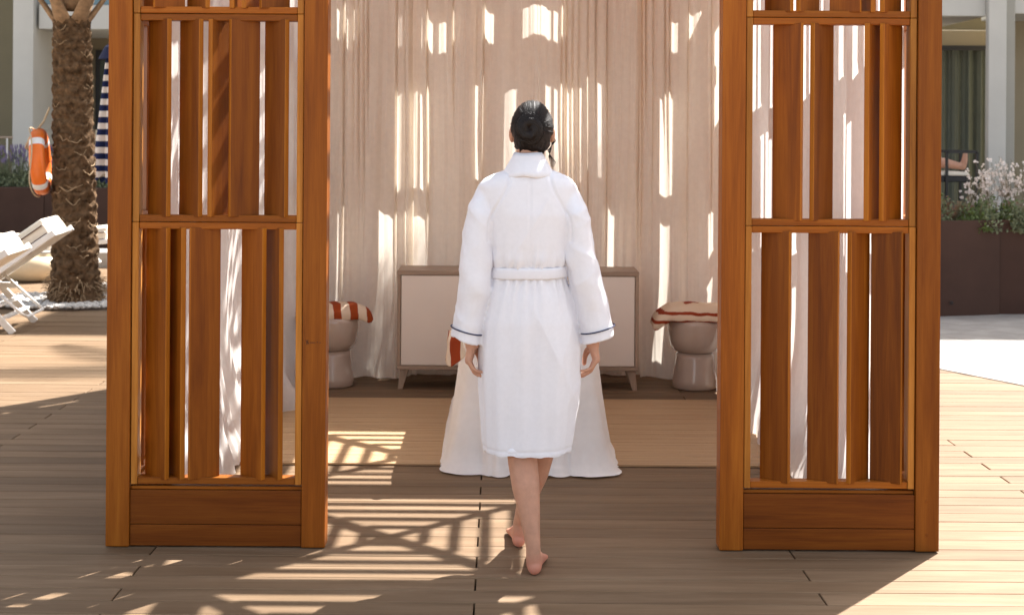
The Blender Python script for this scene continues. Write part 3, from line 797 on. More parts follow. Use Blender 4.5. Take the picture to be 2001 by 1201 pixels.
# piping on the cuffs
for s in (-1, 1):
    y, cx, hw = SL[s][-1]; c = Vector((relx(cx, y), -.016, relz(y)+.012)); pts = []
    for k in range(61):
        a = 2*math.pi*k/60
        x = (hw+.0035)*math.cos(a)
        pts.append(c+Vector((x, .0815*math.sin(a), s*.26*x)))
    m = MB(); m.tube(pts, .0026, 8); m.build('cuff_piping', navy_m, per, smooth=True)
# --- hair
def hairbump(p, k): return .0022*math.sin(k)+.0012*math.sin(k*2.7+1)
m = MB(); rings = []; nu, nv = 120, 40
for i in range(nv+1):
    t = math.pi*.5-(math.pi*.845)*i/nv
    rgx = []
    for k in range(nu):
        a = 2*math.pi*k/nu+math.pi/2
        p = Vector((.0795*math.cos(t)*math.cos(a), .099*math.cos(t)*math.sin(a), .1085*math.sin(t)))
        front = math.sin(a)*math.cos(t)
        # hairline: pull the shell inside the head over the face
        inn = sm(.30, .55, front-.75*max(0, math.sin(t)-.15)+.25*max(0, -math.sin(t)))
        low = sm(-.62, -.86, math.sin(t))*sm(-.2, .5, abs(math.cos(a)))
        ear = sm(-.05, -.35, math.sin(t))*sm(.80, .97, abs(math.cos(a))*math.cos(t))
        f = 1-.26*inn-.10*low-.10*ear
        strand = (math.atan2(p.x, p.z+.03))*46+6*nz(p.x*20, p.z*20, 1)
        rr_ = 1+(.012*math.sin(strand)+.008*math.sin(strand*2.3+2)+.010*nz(p.x*30, p.y*8, p.z*30))
        rgx.append(HC+p*f*rr_)
    rings.append(rgx)
m.loft(rings)
hr = m.build('hair', hair_m, per, smooth=True)
# bun: coiled swirl
m = MB(); BC = HC+Vector((-.012, -.088, .004)); rings = []; nu, nv = 90, 34
for i in range(nv+1):
    rr0 = i/nv
    rgx = []
    for k in range(nu):
        a = 2*math.pi*k/nu
        ph = math.pi*rr0
        rad = .054*math.sin(ph/2)**.9*(1+.06*nz(math.cos(a)*2, math.sin(a)*2, 4))
        dep = -.040*math.cos(ph*.5)
        sp = a+rr0*7.5
        g = .0040*math.sin(sp*2)+.0022*math.sin(sp*9+3*nz(math.cos(a)*3, rr0*4, 2))+.0014*math.sin(sp*21)
        hole = .014*math.exp(-(rr0/.16)**2)
        rgx.append(BC+Vector((rad*math.cos(a)*1.02, dep+hole-g*(.4+rr0*.3), rad*math.sin(a)*1.10+g*math.sin(a))))
    rings.append(rgx)
m.loft(rings); m.build('bun', hair_m, hr, smooth=True)
# nape wisps and the loose lock by the right ear
m = MB()
def wisp(pts, rad):
    m.tube(pts, [rad]*(len(pts)-1)+[rad*.3], 6)
for k in range(5):
    o = k*.003
    wisp([HC+Vector((.070+o*.3, .020-o, -.005)), HC+Vector((.076+o, .004-o, -.040)), HC+Vector((.070-o, -.010, -.075)), HC+Vector((.062+.8*o, -.014, -.098)), HC+Vector((.068+1.6*o, -.012, -.118)), HC+Vector((.072+o*.6, -.010, -.135-.4*o))], .0013)
for k in range(26):
    a = -.05+.10*k/25
    wisp([HC+Vector((a*.95, -.080+abs(a)*.30, -.045)), HC+Vector((a*.9, -.066+abs(a)*.3, -.075)), HC+Vector((a*.8+random.uniform(-.006, .006), -.054+abs(a)*.25, -.098-random.uniform(0, .012)))], .0022)
rs = random.Random(12)
for k in range(150):
    a0 = rs.uniform(.05, 3.09); t0 = rs.uniform(-.1, 1.2)
    d0 = Vector((math.cos(a0)*math.cos(t0), .15*math.cos(t0)*rs.uniform(-1, 1.5), math.sin(t0))).normalized(); d1 = Vector((0, -1, .05)); pts = []
    for i in range(7):
        q = d0.lerp(d1, i/6*.86).normalized(); f_ = 1.015+rs.uniform(-.004, .012)
        pts.append(HC+Vector((q.x*.0795, q.y*.099, q.z*.1085))*f_)
    m.tube(pts, rs.uniform(.0007, .0014), 4)
m.build('loose_strands', hair_m, hr, smooth=True)

# ------------------------------------------------------------------ palms
def palm(px, py, h, r0, r1, lean, lab, nf, seed, boots=True, fr=2.2):
    rnd = random.Random(seed)
    t = tag(empty('palm_tree', (px, py, 0)), lab, 'palm tree')
    m = MB(); rings = []; nu = 84; nvv = int(h*75)
    for i in range(nvv+1):
        z = h*i/nvv; f = i/nvv
        rad = r0+(r1-r0)*f**.8+.055*math.exp(-z/.16)
        rg = []
        for k in range(nu):
            a = 2*math.pi*k/nu
            # diamond leaf scars: two families of helices
            row = z/.105+.5*nz(math.cos(a)*2, math.sin(a)*2, z*2+seed); ri = math.floor(row); cell = (a/(2*math.pi)*7+.5*(ri % 2)) % 1; fr_ = row-ri
            arc = fr_-.55*abs(cell-.5)*2                       # scale outline: a sagging arc
            d = .022*sm(-.5, .35, arc)*(1-sm(.40, .55, arc))-.012*math.exp(-((abs(cell-.5)-.5)/.06)**2)
            d += .016*nz(math.cos(a)*3, math.sin(a)*3, z*9)+.010*nz(math.cos(a)*9, math.sin(a)*9, z*24)
            rg.append((lean[0]*f+(rad+d)*math.cos(a), lean[1]*f+(rad+d)*math.sin(a), z-.02*(i == 0)))
        rings.append(rg)
    m.loft(rings); tr = m.build('trunk', bark_m, t, smooth=True)
    # shaggy leaf-base flakes over the trunk
    m = MB()
    for k in range(int(h*330)):
        z = rnd.uniform(.03, h-.02); f = z/h; a = rnd.uniform(0, 6.283); rad = r0+(r1-r0)*f**.8+.055*math.exp(-z/.16)+.004
        c = Vector((lean[0]*f+rad*math.cos(a), lean[1]*f+rad*math.sin(a), z)); w = rnd.uniform(.012, .035); hh = rnd.uniform(.006, .02)
        tn = Vector((-math.sin(a), math.cos(a), 0)); nn = Vector((math.cos(a), math.sin(a), 0))
        tip = c+nn*rnd.uniform(.008, .03)+Vector((0, 0, rnd.uniform(.0, .03)))
        m.add([c-tn*w, c+tn*w, tip+tn*w*.5, tip-tn*w*.5, c+Vector((0, 0, -hh*2))], [(0, 1, 2, 3), (0, 4, 1)], 0)
    m.build('bark_flakes', bark_m, tr)
    m = MB()                                                    # pale fibre nets along the scale edges
    for k in range(int(h*26)):
        z = rnd.uniform(.35, h-.05); a0 = rnd.uniform(0, 6.283); da = rnd.uniform(.4, .9); sg = rnd.uniform(.02, .05); pts = []
        for i in range(7):
            f = i/6; zz = z-sg*math.sin(math.pi*f)+.01*rnd.uniform(-1, 1); rad = r0+(r1-r0)*(zz/h)**.8+.020; a = a0+da*f
            pts.append((lean[0]*zz/h+rad*math.cos(a), lean[1]*zz/h+rad*math.sin(a), zz))
        m.tube(pts, rnd.uniform(.0025, .005), 4)
    m.build('fibre_net', fiber_m, tr)['kind'] = 'stuff'
    m = MB()
    for k in range(260):
        a = rnd.uniform(0, 6.283); rad = r0+.03; z = rnd.uniform(0, .25)
        c = Vector((rad*math.cos(a), rad*math.sin(a), z)); d = Vector((math.cos(a+rnd.uniform(-.6, .6)), math.sin(a+rnd.uniform(-.6, .6)), rnd.uniform(-.5, .6)))
        m.tube([c, c+d*.04, c+d*.075+Vector((0, 0, -.03))], [.004, .0035, .001], 4)
    m.build('root_fibres', fiber_m, tr)
    top = Vector((lean[0], lean[1], h))
    if boots:
        for ring_, (nbt, zo, out) in enumerate(((6, -.07, .55), (7, .06, .42), (8, .30, .22))):
            for k in range(nbt):
                a = 2*math.pi*(k+.5*ring_)/nbt+.25
                nn = Vector((math.cos(a), math.sin(a), 0)); tn = Vector((-math.sin(a), math.cos(a), 0)); rg = []
                for s_, w, th in ((0, .070, .030), (.06, .085, .034), (.16, .066, .030), (.30, .048, .026), (.6, .036, .022), (1.0, .03, .02)):
                    c = top+nn*(r1*.80+out*s_*1.25)+Vector((0, 0, zo+s_*1.0))
                    rg.append([c+tn*w*math.cos(2*math.pi*q/12)+nn*th*math.sin(2*math.pi*q/12) for q in range(12)])
                m = MB(); m.loft(rg); m.build('frond_base', boot_m, t, smooth=True)
    m = MB()
    for k in range(nf):
        a = 2*math.pi*k*.381966*1.0; el = R(82)-R(52)*(k/nf)+rnd.uniform(-.1, .1)
        dh = Vector((math.cos(a), math.sin(a), 0)); p = top+Vector((0, 0, .85)); L_ = fr*rnd.uniform(.85, 1.1); pts = [p]; e = el; dirs = []
        ns = 14
        for s_ in range(ns):
            d = dh*math.cos(e)+Vector((0, 0, math.sin(e))); p = p+d*L_/ns; pts.append(p); dirs.append(d); e -= R(6.5)
        m.tube(pts, [.018*(1-i/len(pts)*.85) for i in range(len(pts))], 5)
        for i in range(2, ns*4):
            f = i/(ns*4); idx = min(ns-1, int(f*ns)); q = pts[idx].lerp(pts[idx+1], f*ns-idx); d = dirs[idx]
            sd_ = d.cross(Vector((0, 0, 1))).normalized(); up = sd_.cross(d)
            ll = .42*math.sin(math.pi*min(1, f*.85+.12))**.7
            for s_ in (-1, 1):
                v1 = (sd_*s_*.8+d*.55+up*.25).normalized(); tip = q+v1*ll+Vector((0, 0, -.10*ll))
                m.add([q-d*.012, q+d*.012, q+v1*ll*.5+d*.014, tip, q+v1*ll*.5-d*.012], [(0, 1, 2, 3, 4)])
    o = m.build('crown', frond_m, t); return t
PB = PX(148, 598, 12.95)
palm(PB[0], 12.95, 2.61, .196, .148, (-.055, 0), 'thick palm tree with shaggy brown trunk left of the cabana', 20, 4)
palm(.75, 12.6, 3.6, .19, .15, (0, .1), 'palm tree standing behind the cabana', 9, 9, False, 2.5)
# pebble bed
m = MB(); m.lathe([(.01, .0), (1.0, .0), (.98, .012), (.01, .02)], n=40); o = m.build('pebble_bed_soil', soil_m, None, (PB[0], 13.0, .001)); o.scale = (1, .55, 1); struct(o)
rnd = random.Random(2); m = MB()
for k in range(1500):
    a = rnd.uniform(0, 6.283); q = math.sqrt(rnd.uniform(.06, 1))
    x, y = 1.02*q*math.cos(a), .56*q*math.sin(a); s_ = rnd.uniform(.012, .028)
    M = Matrix.Rotation(rnd.uniform(0, 3), 4, 'Z') @ Matrix.Rotation(rnd.uniform(-.4, .4), 4, 'X')
    m.ell((x, y, .018+s_*.35+rnd.uniform(0, .012)), (s_*1.25, s_, s_*.65), 6, 4, M=M)
o = m.build('pebbles', pebble_m, None, (PB[0], 13.0, .0), smooth=True); tag(o, 'white pebbles scattered round the foot of the palm', 'pebbles', kind='stuff')
# life ring
lc = PX(82, 322, 12.9)
lr = tag(empty('life_ring', (lc[0], 12.86, lc[2])), 'orange life ring with pale bands roped to the palm trunk', 'life ring')
lr.rotation_euler = (R(4), R(-4), R(11))
RR, r_t = .238, .062
def torus_arc(a0, a1, rt, n=40, sq=1.0):
    rings = []
    for i in range(n+1):
        a = a0+(a1-a0)*i/n; rg = []
        for k in range(18):
            b_ = 2*math.pi*k/18; c, s_ = math.cos(b_), math.sin(b_)
            rad = RR+rt*math.copysign(abs(c)**.8, c); xx = rt*1.05*math.copysign(abs(s_)**.8, s_)
            rg.append((xx, rad*math.cos(a), rad*math.sin(a)))
        rings.append(rg)
    return rings
m = MB(); m.loft(torus_arc(0, 2*math.pi, r_t, 72), cap=False); m.build('ring_body', orange_m, lr, smooth=True)
for a in (45, 135, 225, 315):
    m = MB(); m.loft(torus_arc(R(a-7), R(a+7), r_t+.002, 8), cap=False); m.build('reflective_band', buoy_white, lr, smooth=True)
m = MB(); pts = []
for i in range(97):
    a = 2*math.pi*i/96; bulge = .018+.055*abs(math.sin(2*(a)))*.6
    pts.append((-.05+.02*math.sin(3*a), (RR+r_t+bulge*.5)*math.cos(a), (RR+r_t+bulge*.5)*math.sin(a)))
m.tube(pts, .0065, 8, cap=False)
m.build('grab_rope', rope_m, lr, smooth=True)
for a in (0, 90, 180, 270):
    m = MB(); m.loft(torus_arc(R(a-4), R(a+4), r_t+.004, 5), cap=False); m.build('rope_strap', orange_m, lr, smooth=True)
m = MB()
m.tube([(0, 0, RR+r_t), (.05, .02, RR+r_t+.06), (.10, .03, RR+r_t+.16), (.11, .03, RR+r_t+.19)], .010, 8)
m.tube([(0, -.02, RR+r_t), (-.05, -.02, RR+.02), (-.10, -.03, RR-.07), (-.085, -.02, RR-.15), (-.09, -.03, .02), (-.07, 0, -.06)], .011, 8)
m.tube([(-.07, -.01, RR+.0), (-.115, -.04, RR-.10), (-.07, -.04, RR-.14), (-.11, -.02, RR-.06)], .011, 8)
m.build('hanging_rope', rope_m, lr, smooth=True)

# ------------------------------------------------------------------ sun loungers
def lounger(tip, lab, ang=0):
    # tip: top of the backrest; the seat runs to the left (-X)
    t = tag(empty('sun_lounger', tip), lab, 'sun lounger', 'white framed sun loungers with cream cushions')
    t.rotation_euler = (0, 0, ang); hw = .30; zt = tip[2]; t.location.z = 0
    back0 = Vector((-.62, 0, .33)); top = Vector((-.02, 0, zt-.06))
    bd = (top-back0).normalized(); bn = Vector((-bd.z, 0, bd.x))
    for s in (-1, 1):
        m = MB(); m.bar(back0+Vector((0, s*hw, 0)), top+Vector((0, s*hw, 0))+bd*.05, .030, .050); m.build('back_rail', white_pt, t, bevel=.004)
        m = MB(); m.bar(Vector((-1.95, s*hw, .31)), Vector((-.42, s*hw, .31)), .032, .05); m.build('seat_rail', white_pt, t, bevel=.004)
        m = MB(); m.bar(Vector((-.60, s*(hw+.034), .34)), Vector((-.28, s*(hw+.034), .003)), .026, .052); m.build('leg', white_pt, t, bevel=.003)
        m = MB(); m.bar(Vector((-1.55, s*(hw+.034), .34)), Vector((-1.85, s*(hw+.034), .003)), .026, .052); m.build('leg', white_pt, t, bevel=.003)
    m = MB(); m.tube([(-.52, -hw+.03, .40), (-.24, -hw+.03, .15), (-.20, -hw+.06, .12), (-.20, hw-.06, .12), (-.24, hw-.03, .15), (-.52, hw-.03, .40)], .012, 8); m.build('back_prop', white_pt, t, smooth=True)
    for x, z in ((-.40, .215), (-.345, .125)):
        m = MB(); m.bar((x, -hw-.02, z), (x, hw+.02, z), .045, .022); m.build('crossbar', white_pt, t, bevel=.003)
    m = MB(); m.bar(top+Vector((0, -hw, 0))+bd*.02, top+Vector((0, hw, 0))+bd*.02, .05, .02); m.build('head_slat', white_pt, t, bevel=.003)
    m = MB(); c = (back0+top)/2+bn*.065; L_ = (top-back0).length
    M = Matrix(((bd.x, 0, bn.x, 0), (0, 1, 0, 0), (bd.z, 0, bn.z, 0), (0, 0, 0, 1)))
    m.box(c, (L_+.03, 2*hw-.01, .085), M=M); m.build('back_cushion', cream_m, t, smooth=False, bevel=.016, seg=3)
    for dz in (-.036, .036):
        for s in (-1, 1):
            m = MB(); m.bar(back0+bn*(.065+dz)+Vector((0, s*(hw-.002), 0)), top+bn*(.065+dz)+Vector((0, s*(hw-.002), 0)), .009, .009); m.build('piping', brown_m, t)
    m = MB(); m.box(c+bd*.02, (.045, 2*hw+.012, .094), M=M); m.build('strap', brown_m, t, bevel=.003)
    m = MB(); m.box(top+bn*.075+bd*-.10+bn*.04, (.24, 2*hw-.06, .075), M=M); m.build('head_pillow', cream_m, t, bevel=.025, seg=3)
    m = MB(); m.box((-1.29, 0, .385), (1.32, 2*hw-.01, .085)); m.build('seat_cushion', cream_m, t, bevel=.016, seg=3)
p = PX(128, 446, 11.45); lounger((p[0]-.02, 11.40, p[2]), 'white sun lounger with raised cream back in front of the palm trunk', R(4))
p = PX(46, 480, 10.25); lounger((p[0]-.02, 10.15, p[2]), 'sun lounger nearest the left picture edge, only its head end showing', R(4))
p = PX(222, 462, 15.6); lounger((p[0], 15.6, p[2]), 'sun lounger with brown edged cushion beyond the palm, against the cabana post', R(2))
# round pot behind the lounger
p = PX(66, 556, 14.9); m = MB(); m.lathe([(.02, .001), (.20, .001), (.27, .03), (.315, .10), (.315, .17), (.28, .235), (.245, .26), (.225, .262), (.225, .22), (.02, .20)], n=40)
tag(m.build('bowl_planter', pot_m, None, (p[0], 14.95, 0), smooth=True), 'round cream bowl pot on the deck behind the loungers', 'pot')
m = MB(); m.box((0, 0, .10), (5.2, .5, .2)); o = m.build('stone_step', stone_m, None, (-5.4, 16.6, -.02), bevel=.01); struct(o)

# ------------------------------------------------------------------ closed striped parasol
p = PX(213, 350, 14.0)
pa = tag(empty('closed_parasol', (p[0]+.02, 14.0, 0)), 'closed navy and white striped parasol beside the left cabana post', 'parasol')
m = MB(); rings = []
for i in range(31):
    f = i/30; z = 2.38-1.27*f; rad = .03+.11*f**.8; rg = []
    for k in range(80):
        a = 2*math.pi*k/80
        d = rad*(1+.34*math.cos(a*8+.6*math.sin(f*4)))
        rg.append((d*math.cos(a), d*math.sin(a), z-.10*f*math.cos(a*8)*.5*(f > .9)))
    rings.append(rg)
m.loft(rings, cap=False); m.build('canopy', para_m, pa, smooth=True)
m = MB(); m.tube([(0, 0, .06), (0, 0, 2.46)], .022, 12); m.build('pole', white_pt, pa, smooth=True)
m = MB(); m.lathe([(.02, .001), (.26, .001), (.26, .05), (.20, .07), (.02, .075)], n=28); m.build('base', stone_m, pa)
m = MB(); m.lathe([(.10, 2.30), (.13, 2.28), (.07, 2.40), (.02, 2.44)], n=16); m.build('cap', navy_m, pa)

# ------------------------------------------------------------------ hotel wings
def slab(par, name, c, sz, mat, bev=.01): return place(bbox(*sz, mat, bev), name, par, c)
hl = tag(empty('hotel_building', (-6, 21, 0)), 'pale hotel wing with white balcony slab behind the palm', 'building')
def H(par, name, x0, x1, y0, y1, z0, z1, mat, bev=.008):
    q = par.location
    return slab(par, name, ((x0+x1)/2-q.x, (y0+y1)/2-q.y, (z0+z1)/2), (x1-x0, y1-y0, z1-z0), mat, bev)
D_ = 21.0
def xL(px, D=D_): return (px-979)/F*D
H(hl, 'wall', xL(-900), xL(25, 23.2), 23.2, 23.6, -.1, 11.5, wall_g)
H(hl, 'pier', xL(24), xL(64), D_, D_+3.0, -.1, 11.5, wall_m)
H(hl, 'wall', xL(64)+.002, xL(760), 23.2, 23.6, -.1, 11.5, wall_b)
zl = CAM_H+(258-62)/F*D_
H(hl, 'balcony_slab', xL(70), xL(760), D_+.10, D_+3.0, zl, zl+.36, wall_m)
H(hl, 'balcony_glass', xL(72), xL(760), D_+.16, D_+.18, zl+.37, zl+1.3, blueglass, .001)
d_ = H(hl, 'door', xL(185, 23.1), xL(330, 23.1), 23.12, 23.198, -.05, CAM_H+(258-103)/F*23.1, black_m, .004)
slab(d_, 'pane', (.0, -.045, -.05), (xL(330, 23.1)-xL(185, 23.1)-.16, .02, CAM_H+(258-103)/F*23.1-.2), glass_m, .001)
d2 = H(hl, 'door', xL(88, 23.1), xL(104, 23.1), 23.12, 23.198, -.05, CAM_H+(258-165)/F*23.1, sheer_m, .004)
H(hl, 'wall_lamp', xL(69, 22), xL(84, 22), 22.0, 22.06, CAM_H+(258-205)/F*22, CAM_H+(258-181)/F*22, buoy_white)
H(hl, 'lamp_bracket', xL(67, 22), xL(85, 22), 22.062, 22.6, CAM_H+(258-206)/F*22, CAM_H+(258-180)/F*22, black_m)
H(hl, 'wall_sign', xL(95, 23.1), xL(99, 23.1), 23.15, 23.198, CAM_H+(258-122)/F*23, CAM_H+(258-102)/F*23, oak_m, .002)
H(hl, 'roof', xL(-900)-.2, xL(760)+.3, D_-.1, 24.2, 11.502, 11.8, wall_m)
for f_ in (6.6, 9.1):
    H(hl, 'upper_slab', xL(-900), xL(760), D_+.1, D_+2.19, f_, f_+.36, wall_m)
# right wing
D2 = 17.6
hr_ = tag(empty('hotel_building', (8, 19, 0)), 'pale hotel wing with curtained sliding door on the right', 'building')
def xR(px, D=D2): return (px-979)/F*D
zr_ = CAM_H+(258-25)/F*D2
H(hr_, 'pier', xR(1931), xR(1966), D2, D2+.12, -.1, 10.3, wall_m)
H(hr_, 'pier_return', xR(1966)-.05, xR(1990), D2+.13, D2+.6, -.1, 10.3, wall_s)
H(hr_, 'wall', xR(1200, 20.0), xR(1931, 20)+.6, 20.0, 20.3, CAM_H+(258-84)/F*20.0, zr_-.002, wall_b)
H(hr_, 'balcony_slab', xR(1200), xR(1931)-.002, D2+.1, 20.3, zr_, zr_+.42, wall_m)
H(hr_, 'upper_wall', xR(1200), xR(1931)-.002, D2+.6, 22.5, zr_+.422, 10.3, wall_m)
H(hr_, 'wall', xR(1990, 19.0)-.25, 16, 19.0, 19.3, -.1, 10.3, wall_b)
H(hr_, 'balcony_slab', xR(1990), 16, D2+.2, 18.998, CAM_H+(258-18)/F*D2, CAM_H+(258-18)/F*D2+.4, wall_m)
H(hr_, 'roof', xR(1200)-.2, 16.2, D2-.1, 20.5, 10.302, 10.6, wall_m)
zd = CAM_H+(258-84)/F*20.0
dr = H(hr_, 'sliding_door', xR(1700, 19.95), xR(1945, 19.95), 19.92, 19.96, zd-.07, zd-.002, black_m, .003)
H(hr_, 'door_frame', xR(1700, 19.95), xR(1945, 19.95), 19.92, 19.96, -.02, .05, black_m, .003)
m = MB(); vs = []; fs = []; nn = 240
for i in range(nn+1):
    x = xR(1690, 20.1)+(xR(1950, 20.1)-xR(1690, 20.1))*i/nn; yy = 20.12+.03*math.sin(x*34+6*nz(x*3, 1, 1))+.06*nz(x*11, 2, 2)+.03*nz(x*31, 2, 2)
    vs += [(x-8, yy-19, 0), (x-8, yy-19+.02*nz(x*5, 3, 3), zd-.05)]
for i in range(nn): fs.append((2*i, 2*i+2, 2*i+3, 2*i+1))
m.add(vs, fs); m.build('sheer_curtain', sheer_m, hr_, smooth=True)
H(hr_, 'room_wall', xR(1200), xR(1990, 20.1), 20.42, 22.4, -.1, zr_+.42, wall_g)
# lounge chair and the reclining person on the terrace
ch = tag(empty('lounge_chair', (0, 0, 0)), 'black metal lounge chair on the terrace behind the right planter', 'chair')
cD = 17.2
def cp(px, py, D=cD): q = PX(px, py, D); return Vector((q[0], q[1], q[2]))
a_, b2 = cp(1850, 291), cp(1909, 291)
for dy in (0, .62):
    m = MB(); o_ = Vector((0, dy, 0))
    m.bar(a_+o_, b2+o_, .03, .035); m.build('arm', black_m, ch)
    for q in (a_, b2):
        m = MB(); m.bar(Vector((q.x, q.y+dy, .0)), Vector((q.x, q.y+dy, q.z)), .03, .03); m.build('leg', black_m, ch)
sa = cp(1845, 331); sb = cp(1895, 331)
place(bbox(1.5, .60, .07, black_m, .01), 'seat', ch, (sa.x-.42, cD+.31, sa.z-.085))
place(bbox(1.0, .56, .045, cream_m, .015, 2), 'cushion', ch, (sb.x-.50, cD+.31, sa.z-.02))
p2 = tag(empty('person', (0, 0, 0)), 'person reclining on the terrace chair with only bare legs in view', 'person')
b = MB(); s1 = cp(1847, 318); ft = cp(1893, 322)
zz = s1.z+.0
hipx = s1.x-.72
b.tube([(hipx, cD+.22, zz+.06), (hipx+.42, cD+.22, zz+.05), (s1.x-.22, cD+.22, zz+.03), (s1.x+.05, cD+.21, zz+.03), (ft.x-.04, cD+.20, zz-.01), (ft.x, cD+.20, zz+.0)], [.10, .085, .065, .062, .042, .045], 14)
b.tube([(ft.x-.01, cD+.20, zz-.02), (ft.x+.01, cD+.19, zz+.06), (ft.x+.02, cD+.19, zz+.14)], [.042, .040, .028], 12, round_ends=True)
b.tube([(hipx, cD+.42, zz+.06), (hipx+.30, cD+.42, zz+.26), (s1.x-.08, cD+.42, zz+.30), (s1.x+.02, cD+.42, zz+.16), (s1.x+.04, cD+.42, zz+.02)], [.10, .085, .064, .055, .042], 14)
b.tube([(s1.x+.02, cD+.42, zz-.0), (s1.x+.20, cD+.42, zz-.01)], [.042, .03], 12, round_ends=True)
b.tube([(hipx+.05, cD+.32, zz+.08), (hipx-.20, cD+.32, zz+.20), (hipx-.42, cD+.32, zz+.44), (hipx-.47, cD+.32, zz+.54)], [.15, .145, .16, .055], 18)
b.ell((hipx-.52, cD+.32, zz+.66), (.085, .075, .11), 18, 12)
for s in (-1, 1): b.tube([(hipx-.40, cD+.32+s*.17, zz+.42), (hipx-.22, cD+.32+s*.23, zz+.20), (hipx+.02, cD+.32+s*.20, zz+.14), (hipx+.10, cD+.32+s*.18, zz+.13)], [.05, .04, .032, .03], 10, round_ends=True)
remesh(b, 'body', skin_m, .012, 3, p2)

# ------------------------------------------------------------------ planters and planting
pl = tag(empty('long_planter', (0, 18.2, 0)), 'long dark brown metal planter in front of the left hotel wing', 'planter')
for i in range(5):
    x0 = -9.8+i*1.98; place(bbox(1.976, .9, .84, planter_m, .006), 'planter_panel', pl, (x0+.99, .45, .42))
cpn = tag(empty('tall_planter', (3.85, 12.6, 0)), 'tall dark brown metal planter with rounded front on the right', 'planter')
xa_, xb_ = PX(1825, 612, 12.5)[0]-1.0, PX(1960, 612, 12.5)[0]
def curved(x0, x1, y0, y1, nm, bow):
    m = MB(); rg = []
    n = 16
    for i in range(n+1):
        f = i/n; x = x0+(x1-x0)*f; y = y0+(y1-y0)*f-bow*math.sin(math.pi*f)
        rg.append([(x-3.85, y-12.6, .001), (x-3.85, y-12.6, .84), (x-3.85, y-12.6+.035, .84), (x-3.85, y-12.6+.035, .70), (x-3.85, y-12.6+1.3, .70), (x-3.85, y-12.6+1.3, .001)])
    m.loft(rg); return m.build(nm, planter_m, cpn, smooth=False)
curved(xa_, xb_-.004, 12.42, 12.58, 'planter_panel', .12)
curved(xb_+.004, xb_+2.6, 12.60, 12.75, 'planter_panel', .06)
q = PX(1859, 586, 12.4); m = MB(); m.lathe([(.004, -.004), (.017, -.004), (.017, .006), (.008, .008)], n=16); m.build('drain_plug', planter_seam, cpn, (q[0]-3.85, 12.41-12.6-.012, q[2]), (R(90), 0, 0))

def leafcloud(m, rnd, c, r, n, size, mi=0, up=.3):
    for _ in range(n):
        d = Vector((rnd.gauss(0, 1), rnd.gauss(0, 1), rnd.gauss(0, 1))).normalized()*rnd.uniform(.35, 1)
        p = Vector((c[0]+d.x*r[0], c[1]+d.y*r[1], c[2]+abs(d.z)*r[2]*rnd.uniform(.3, 1.1)))
        a = Vector((rnd.gauss(0, 1), rnd.gauss(0, 1), rnd.gauss(up, 1))).normalized(); w = a.cross(Vector((rnd.gauss(0, 1), rnd.gauss(0, 1), rnd.gauss(0, 1)))).normalized()
        s = size*rnd.uniform(.6, 1.3)
        m.add([p, p+a*s*.5+w*s*.28, p+a*s, p+a*s*.5-w*s*.28], [(0, 1, 2, 3)], mi)
def shrub(x, y, z, r, lab, mats, seed, size=.036, n=3200, group='low shrubs in the right planter'):
    rnd = random.Random(seed); t = tag(empty('low_shrub', (x, y, z)), lab, 'shrub', group)
    m = MB(); 
    for k in range(6):
        a = rnd.uniform(0, 6.283)
        leafcloud(m, rnd, (r[0]*.5*math.cos(a), r[1]*.5*math.sin(a), -.02), (r[0]*.6, r[1]*.6, r[2]*rnd.uniform(.7, 1.1)), n//6, size, rnd.randrange(len(mats)))
    m.build('foliage', mats, t)
    m = MB()
    for k in range(14): a = rnd.uniform(0, 6.283); m.tube([(0, 0, -.06), (r[0]*.5*math.cos(a), r[1]*.5*math.sin(a), r[2]*.7)], .004, 4)
    m.build('stems', stem_m, t)
g0 = PX(1850, 420, 12.7)
for i, (px_, lab, mats, hgt) in enumerate(((1815, 'reddish green low shrub partly behind the right cabana post', [leaf_b, leaf_r, leaf_a], .36), (1862, 'sage and reddish low shrub just right of the cabana post', [leaf_b, leaf_a, leaf_r], .34), (1905, 'bright green bushy shrub spilling over the planter rim', [leaf_a, leaf_a, leaf_b], .30), (1948, 'mixed green shrub with reddish tips above the planter seam', [leaf_r, leaf_a, leaf_b], .32), (1992, 'dark green shrub at the right picture edge', [leaf_a, leaf_b], .30))):
    q = PX(px_, 425, 12.75); shrub(q[0], 12.70+.06*(i % 2), .76, (.23, .20, hgt), lab, mats, 40+i)
    q = PX(px_+20, 425, 13.2)
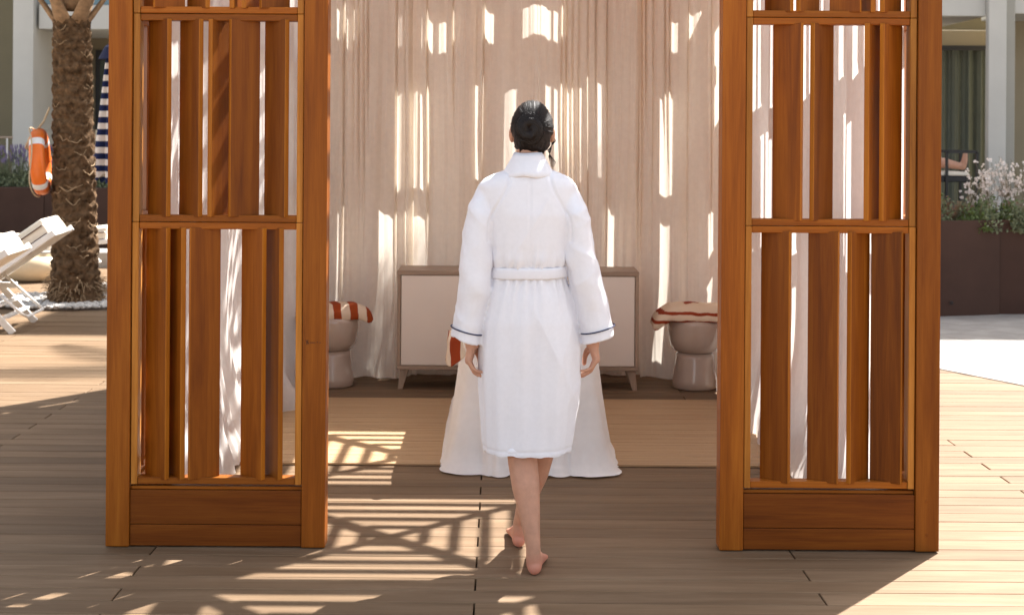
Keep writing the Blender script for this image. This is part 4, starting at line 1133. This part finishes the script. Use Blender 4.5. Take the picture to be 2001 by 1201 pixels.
def gaura(x, y, z, h, nst, seed, lab, spread):
    rnd = random.Random(seed); t = tag(empty('flowering_gaura', (x, y, z)), lab, 'flower', 'white flowering plants in the right planter')
    ms, mp_ = MB(), MB()
    for k in range(nst):
        a = rnd.uniform(0, 6.283); rr_ = rnd.uniform(.1, 1)*spread; hh = h*rnd.uniform(.6, 1.05)
        tip = Vector((rr_*math.cos(a), rr_*math.sin(a)*.7, hh)); mid = Vector((tip.x*.4, tip.y*.4, hh*.55))
        ms.tube([(0.1*tip.x, .1*tip.y, -.03), mid, tip], [.003, .0022, .0015], 3)
        for f in range(rnd.randint(1, 4)):
            u_ = rnd.uniform(.55, 1); p = mid.lerp(tip, (u_-.55)/.45)+Vector((rnd.gauss(0, .012), rnd.gauss(0, .012), rnd.gauss(0, .012)))
            for q in range(4):
                d = Vector((rnd.gauss(0, 1), rnd.gauss(-.3, 1), rnd.gauss(.2, 1))).normalized(); w = d.cross(Vector((0, 1, .3))).normalized(); s = rnd.uniform(.018, .032)
                mp_.add([p, p+d*s*.6+w*s*.45, p+d*s, p+d*s*.6-w*s*.45], [(0, 1, 2, 3)])
    ms.build('stems', stem_m, t); mp_.build('blossoms', petal_m, t)['kind'] = 'stuff'
    m = MB(); leafcloud(m, rnd, (0, 0, -.03), (spread*.6, spread*.5, h*.42), 420, .045); m.build('foliage', [leaf_b], t)
for px_, h, n_, lab, sp in ((1898, .52, 16, 'sparse white gaura in front of the dark terrace chair', .13), (1936, .60, 26, 'white gaura with loose blossoms in front of the pier', .17), (1972, .64, 38, 'dense pinkish white gaura right of the pier', .20), (2015, .62, 34, 'white gaura cut by the right picture edge', .20)):
    q = PX(px_, 420, 13.05); gaura(q[0], 13.05, .74, h, n_, px_, lab, sp)
def lavender(x, y, z, seed, lab, h=.30, r=.42):
    rnd = random.Random(seed); t = tag(empty('lavender_bush', (x, y, z)), lab, 'bush', 'lavender bushes in the long planter')
    m = MB(); leafcloud(m, rnd, (0, 0, -.02), (r, .28, h), 900, .06, up=1.2); m.build('foliage', [leaf_b], t)
    ms, mb_ = MB(), MB()
    for k in range(90):
        a = rnd.uniform(0, 6.283); q = rnd.uniform(.1, 1); tip = Vector((q*r*1.1*math.cos(a), q*.3*math.sin(a), h*rnd.uniform(1.0, 1.75)))
        ms.tube([(tip.x*.5, tip.y*.5, 0), tip], .003, 3); mb_.ell(tip, (.010, .010, .035), 5, 4)
    ms.build('stems', leaf_b, t); mb_.build('blooms', lav_m, t)['kind'] = 'stuff'
for i, (px_, lab) in enumerate(((-25, 'lavender bush cut by the left picture edge'), (35, 'lavender bush below the white pier on the left'), (88, 'lavender bush beside the life ring'), (150, 'lavender bush behind the palm trunk'), (200, 'green bush between palm and cabana post'))):
    q = PX(px_, 373, 18.6); lavender(q[0], 18.62, .84, 60+i, lab)
# thin rail post on the left terrace and a striped terrace armchair
rl = tag(empty('terrace_rail', (0, 0, 0)), 'thin metal terrace rail above the lavender at the far left', 'railing')
q0, q1 = PX(-30, 276, 19.6), PX(25, 275, 19.6)
m = MB(); m.tube([(q0[0]-1, 19.6, q0[2]), (q1[0], 19.6, q1[2])], .014, 8); m.build('top_rail', oak_m, rl)
for px_ in (-30, 14):
    q = PX(px_, 276, 19.6); m = MB(); m.tube([(q[0], 19.6, 0), (q[0], 19.6, q[2])], .012, 8); m.build('rail_post', buoy_white, rl)
ac = tag(empty('terrace_armchair', (0, 0, 0)), 'brown striped terrace armchair right of the palm trunk', 'armchair')
q = PX(186, 290, 20.3)
mm = MB(); mm.box((0, 0, 0), (.66, .14, .46)); mm.build('back_cushion', seatcush_m, ac, (q[0]+.1, 20.5, q[2]), bevel=.05, seg=3)
mm = MB(); mm.box((0, 0, 0), (.66, .62, .16)); mm.build('seat_cushion', seatcush_m, ac, (q[0]+.1, 20.15, q[2]-.33), bevel=.04, seg=3)
place(bbox(.72, .66, .05, black_m, .008), 'seat_frame', ac, (q[0]+.1, 20.2, q[2]-.44))
for sx in (-1, 1):
    for sy in (-1, 1): place(bbox(.04, .04, q[2]-.465, black_m, .004), 'leg', ac, (q[0]+.1+sx*.33, 20.2+sy*.30, (q[2]-.465)/2))
